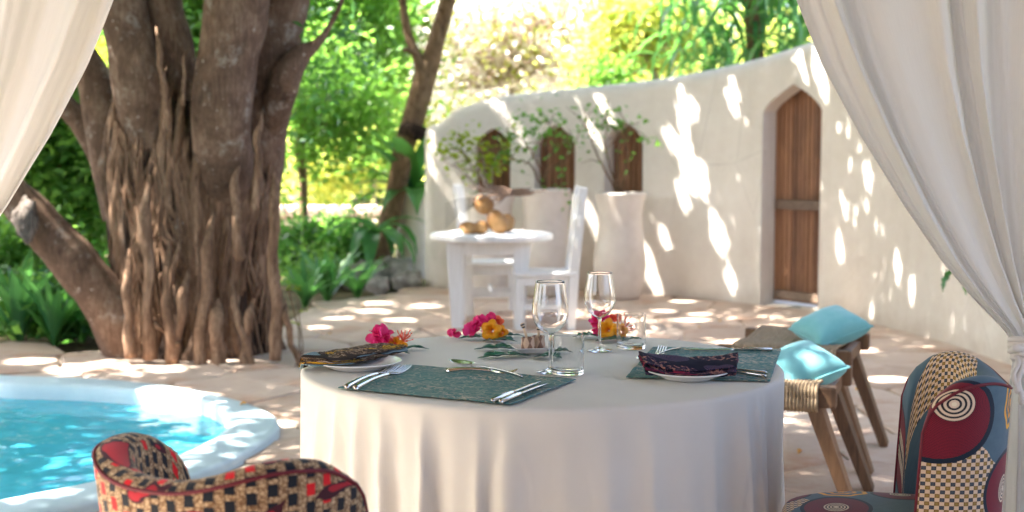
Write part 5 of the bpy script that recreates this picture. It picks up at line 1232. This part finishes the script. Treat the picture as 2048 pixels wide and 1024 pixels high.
# leaves and blossoms on the cloth -----------------------------------
def lobed(name, px, py, az, L, W, label, lobes=4, rise=.012, seed=0):
    """a cut leaf lying on the cloth"""
    p = T(px, py); b = MB(); g = random.Random(seed); n = 36
    def half(v): return W*.62*math.sin(math.pi*min(1, v*.92+.06))**.6*(1-.55*(abs(math.sin(v*math.pi*lobes))**6))*(1-v**6)
    def fn(a, v):
        u = a*2-1; w_ = half(v); x = v*L+abs(u)*w_*.35; y = u*w_
        return (x*math.cos(az)-y*math.sin(az), x*math.sin(az)+y*math.cos(az), .0025+rise*math.sin(v*3.0)*(.5+.5*noise.noise(Vector((v*4, u*2, seed))))+abs(u)*w_*.22)
    b.grid(fn, 6, n); o = b.obj('cut_leaf', MAT['tleaf'], None, smooth=True, solid=.0006); o.location = p; return tag(o, label, 'leaf', 'cut green leaves on the tablecloth')
lobed('l', 1062, 703, R(172), .155, .06, 'long cut leaf pointing left from the square dish', seed=1)
lobed('l', 1062, 714, R(196), .145, .055, 'cut leaf in front of the square dish pointing front left', seed=2)
lobed('l', 1070, 708, R(5), .105, .05, 'cut leaf pointing right from the square dish, behind the tumbler', seed=3)
lobed('l', 1068, 716, R(-22), .075, .05, 'small cut leaf under the right corner of the square dish', seed=13, lobes=3)
lobed('l', 986, 680, R(176), .10, .05, 'cut leaf under the middle blossoms pointing left', seed=4)
lobed('l', 965, 684, R(-8), .10, .05, 'cut leaf under the middle blossoms pointing right', seed=5)
lobed('l', 990, 676, R(10), .085, .03, 'thin dark leaf behind the middle blossoms', seed=15)
lobed('l', 1225, 677, R(176), .11, .05, 'cut leaf under the right blossoms pointing left', seed=6)
lobed('l', 1190, 684, R(-5), .10, .05, 'cut leaf under the right blossoms pointing right', seed=7)
lobed('l', 1240, 684, R(20), .08, .03, 'dark leaf beside the right tumbler', seed=17)
lobed('l', 785, 701, R(2), .100, .03, 'narrow green leaf pointing right from the left blossoms', seed=8)
lobed('l', 770, 708, R(-14), .070, .03, 'short pointed leaf in front of the left blossoms', seed=9)
lobed('l', 770, 700, R(165), .06, .03, 'small leaf peeping out left behind the left blossoms', seed=19)
def pink_flower(parent, c, r, seed, mt='pink', nb=9):
    g = random.Random(seed)
    for k in range(nb):
        b = MB(); az = g.uniform(0, 6.28); el = g.uniform(.1, 1.3); d = Vector((math.cos(az)*math.cos(el), math.sin(az)*math.cos(el), math.sin(el))); s_ = d.orthogonal().normalized(); q = g.uniform(0, 6.28); s_ = Matrix.Rotation(q, 3, d) @ s_; n_ = d.cross(s_)
        rr = r*g.uniform(.6, 1.0); sd_ = g.uniform(0, 99); off = Vector((g.uniform(-.35, .35), g.uniform(-.3, .3), g.uniform(0, .35)))*r
        def fn(a, v): 
            u = a*2-1; w_ = rr*.62*math.sin(math.pi*min(1, v*.85+.1))**.7
            return Vector(c)+off+d*(v*rr)+s_*(u*w_)+n_*(.22*rr*u*u+.16*rr*noise.noise(Vector((u*2.2+sd_, v*3.5, 0))))
        b.grid(fn, 6, 7); b.obj('petal', MAT[mt], parent, smooth=True)
def trumpet(parent, c, r, d, seed):
    d = Vector(d).normalized(); s_ = d.orthogonal().normalized(); n_ = d.cross(s_); b = MB()
    def fn(a, v):
        th = a*2*math.pi; lob = .72+.28*abs(math.cos(th*2.5)); rr = r*(.16+.10*v if v < .45 else .205+(lob-.2)*((v-.45)/.55)**1.1)
        x = d*(r*1.2*(min(v, .75)/.75)-.25*r*max(0, (v-.8)/.2)); return Vector(c)+x+(s_*math.cos(th)+n_*math.sin(th))*rr+d*(.08*r*math.sin(th*5+seed)*v)
    b.grid(fn, 40, 12, wrap=True); b.obj('trumpet_flower', MAT['yellow'], parent, smooth=True, solid=.0006)
def posy(px, py, label, items):
    p = T(px, py); o = empty('posy', tuple(p), label, 'flowers', 'bright blossoms laid on the tablecloth'); k = p.y/F*1.25
    for i, (kind, dx, dz, r, dy) in enumerate(items):
        c = (dx*k, dy, dz*k)
        if kind == 'p': pink_flower(o, c, r*k, i*7+px, 'pink')
        elif kind == 'c': pink_flower(o, c, r*k, i*7+px, 'coral')
        elif kind == 'y': trumpet(o, c, r*k, (random.uniform(-.4, .5), -1, random.uniform(.1, .6)), i)
        else:
            b = MB(); g = random.Random(i)
            for q in range(18):
                e = Vector((g.uniform(-.2, 1), g.uniform(-1, .3), g.uniform(-.1, 1))).normalized()*r*k*g.uniform(.6, 1.1); b.tube([Vector(c), Vector(c)+e*.6, Vector(c)+e+Vector((0, 0, .002))], [.0008, .0008, .0016], 5)
            b.obj('stamens', MAT['coral'], o)
    return o
posy(778, 702, 'pink, coral and yellow blossoms behind the left plate', [('p', -14, 22, 20, 0), ('p', -22, 10, 15, 0), ('p', -6, 10, 17, -.01), ('c', 6, 12, 12, 0), ('y', 12, 8, 12, .01), ('y', 22, 6, 10, .01), ('s', 22, 16, 20, 0)])
posy(975, 680, 'largest group of pink and yellow blossoms left of the carved pots', [('p', -15, 20, 19, 0), ('p', -22, 10, 17, 0), ('p', 2, 24, 17, .02), ('c', 18, 22, 13, .03), ('y', 10, 14, 18, .0), ('y', 26, 10, 13, .01), ('p', -55, 6, 12, .01), ('p', -2, 8, 10, 0)])
posy(1215, 678, 'pink and yellow blossoms seen behind the right wine glass and tumbler', [('p', -22, 20, 18, .02), ('p', -6, 28, 15, .03), ('c', 10, 27, 12, .03), ('y', 4, 12, 18, 0), ('y', 18, 10, 14, .02), ('s', 26, 16, 22, .02), ('p', -18, 8, 10, 0)])
# ------------------------------------------------------------------ wax print chairs
def tub_chair(loc, rz, mt, label, w_=.37, hb_=.815, hw=.85, seat=.475, lean=1.08, dB=.175):
    o = empty('tub_chair', (*loc, 0), label, 'chair', 'wax print tub chairs at the dining table', rz)     # faces local +y
    PM = R(100); A, B_ = w_/2, dB; th = .05; zb = seat-.10
    def plan(ph, r=0): return Vector((math.copysign(abs(math.sin(ph))**.8, math.sin(ph))*(A+r), -math.copysign(abs(math.cos(ph))**.8, math.cos(ph))*(B_+r), 0))
    arc = [0.]; N = 64
    phs = [-PM+2*PM*i/N for i in range(N+1)]
    for i in range(1, N+1): arc.append(arc[-1]+(plan(phs[i])-plan(phs[i-1])).length)
    tot = arc[-1]
    def ztop(ph):
        t = abs(ph)/PM; s2 = (math.sin(min(1, t/.62)*math.pi/2))**2; z = hb_+(hw-hb_)*s2
        return zb+(z-zb)*(1-t**9)**(1/5) if t < 1 else zb+.001
    M_ = 30
    def ring(i):
        ph = phs[i]; zt = ztop(ph); pts = []; H = zt-zb; rt = min(th/2, H*.45)
        def q(r, z):
            f = 1+(lean-1)*max(0, (z-zb))/(hb_-zb); c = plan(ph, r); return Vector((c.x*f, c.y*f-.03*(z-zb), z))
        for j in range(11): pts.append((q(th/2, zb+(zt-rt-zb)*j/10), arc[i]-tot/2, zb+(zt-rt-zb)*j/10))
        for j in range(1, 8): a = math.pi*j/8; pts.append((q(th/2*math.cos(a), zt-rt+rt*math.sin(a)), arc[i]-tot/2, zt-rt+.03*a))
        for j in range(11): z = zt-rt-(zt-rt-zb)*j/10; pts.append((q(-th/2, z), arc[i]-tot/2, zt-rt+.094+(zt-rt-z)))
        return pts
    b = MB(); vs = []; uv = []; m_ = 29
    for i in range(N+1):
        for c, u, v in ring(i): vs.append(c); uv.append((u, v))
    fs = [(i*m_+j, (i+1)*m_+j, (i+1)*m_+j+1, i*m_+j+1) for i in range(N) for j in range(m_-1)]
    fs += [tuple(j for j in range(m_)), tuple(N*m_+j for j in range(m_))[::-1]]
    b.add(vs, fs, uv); b.obj('shell', mt, o, smooth=True, fixn=True)
    for sd_, nm in ((1, 'piping'),):
        b = MB(); q = []
        for i in range(N+1):
            ph = phs[i]; zt = ztop(ph); rt = min(th/2, (zt-zb)*.45); z = zt-rt*.55; f = 1+(lean-1)*(z-zb)/(hb_-zb); c = plan(ph, th/2*.93); q.append(Vector((c.x*f, c.y*f-.03*(z-zb), z)))
        b.tube(q, .0034, 6); b.obj('piping', MAT['piping'], o, smooth=True)
    b = MB()
    def st(a, v):
        t_ = a*2*math.pi; rx, ry = A+.0, .245
        if v < .5: r = v/.5*.94; z = seat-.018*(r**3)
        elif v < .75: q = (v-.5)/.25*math.pi/2; r = .94+.06*math.sin(q); z = seat-.018-.03*(1-math.cos(q))
        else: r = 1-.03*(v-.75)*4; z = seat-.048-.055*(v-.75)*4
        x = math.copysign(abs(math.cos(t_))**.75, math.cos(t_))*rx*r; y = math.copysign(abs(math.sin(t_))**.75, math.sin(t_))*ry*r+.055
        return (x, y, z)
    b.grid(st, 64, 20, wrap=True, uvf=lambda a, v: (1.0+st(a, v)[0], 1.0+st(a, v)[1])); b.obj('seat', mt, o, smooth=True)
    for sx in (-1, 1):
        for y in (-.14, .2):
            b = MB(); b.tube([(sx*.15, y, seat-.10), (sx*.20, y*1.15, 0)], [.016, .010], 10); b.obj('leg', MAT['darkmetal'], o, smooth=True)
    return o
DISCS = [(-.262, .752, .088, 1.0, .022, .026), (-.10, .585, .075, .9, .0, .0), (-.28, .40, .09, 1, 0, 0), (.10, .70, .08, 1, 0, 0), (.30, .62, .08, 1, 0, 0), (1.11, 1.285, .05, 1.1, 0, 0), (1.12, 1.03, .06, 1.0, 0, 0), (.97, 1.18, .07, 1.2, 0, 0), (-.06, .90, .05, 1.0, 0, 0), (.36, 1.08, .06, 1, 0, 0)]
RINGS = [(-.09, .765, .055, .7), (-.36, .58, .05, .6), (1.135, 1.16, .058, 1.1), (.37, .84, .05, .7), (.2, .5, .05, 1)]
CHECKS = [(-.25, .60, .15, .15), (.17, .92, .17, .11), (.12, .55, .12, .12), (1.03, 1.30, .1, .07)]
MAT['print_b'] = print_discs('disc wax print', DISCS, RINGS, CHECKS)
tub_chair((-.425, 2.17), R(-31), MAT['print_a'], 'tub chair in red, black and beige barred wax print, front left by the pool', dB=.175, w_=.325, hb_=.795, hw=.828, lean=1.17)
tub_chair((.900, 2.90), R(79), MAT['print_b'], 'tub chair in blue wax print with dark red discs, right of the table', hb_=.80, hw=.832, seat=.508, dB=.135, lean=1.05)
# ------------------------------------------------------------------ fallen petals on the paving
g = random.Random(6)
PL = ['orange petal on the paving between the table edge and the stools', 'small brown petal just right of the orange one by the stools', 'orange petal on the paving below the arched door', 'orange petal near the banyan roots at the garden edge', 'tiny petal lying left of the one below the door', 'orange petal on the paving behind the legs of the stools', 'petal on the paving behind the left blossoms', 'petal on the paving in front of the hourglass planter', 'small leaf scrap lying on the pale pool rim', 'petal on the sunlit paving left of the dining table', 'petal on the paving under the nearer stool']
for k, (x, y) in enumerate([(1510, 676), (1532, 672), (1440, 643), (600, 590), (1398, 655), (1712, 780), (725, 612), (1250, 640), (480, 775), (660, 668), (1600, 905)]):
    p = G(x, y, .007) if k != 8 else G(486, 809, .04); b = MB(); L = g.uniform(.025, .045)
    b.grid(lambda a, v: ((v-.5)*L, (a-.5)*L*.6*math.sin(math.pi*min(1, v*.9+.05)), .010*(a-.5)**2*4+.004*math.sin(v*4)), 4, 6); o = b.obj('fallen_petal', MAT['petal'], None, smooth=True); o.location = p; o.rotation_euler = (0, 0, g.uniform(0, 6)); tag(o, PL[k], 'petal', 'fallen petals on the paving and pool rim')
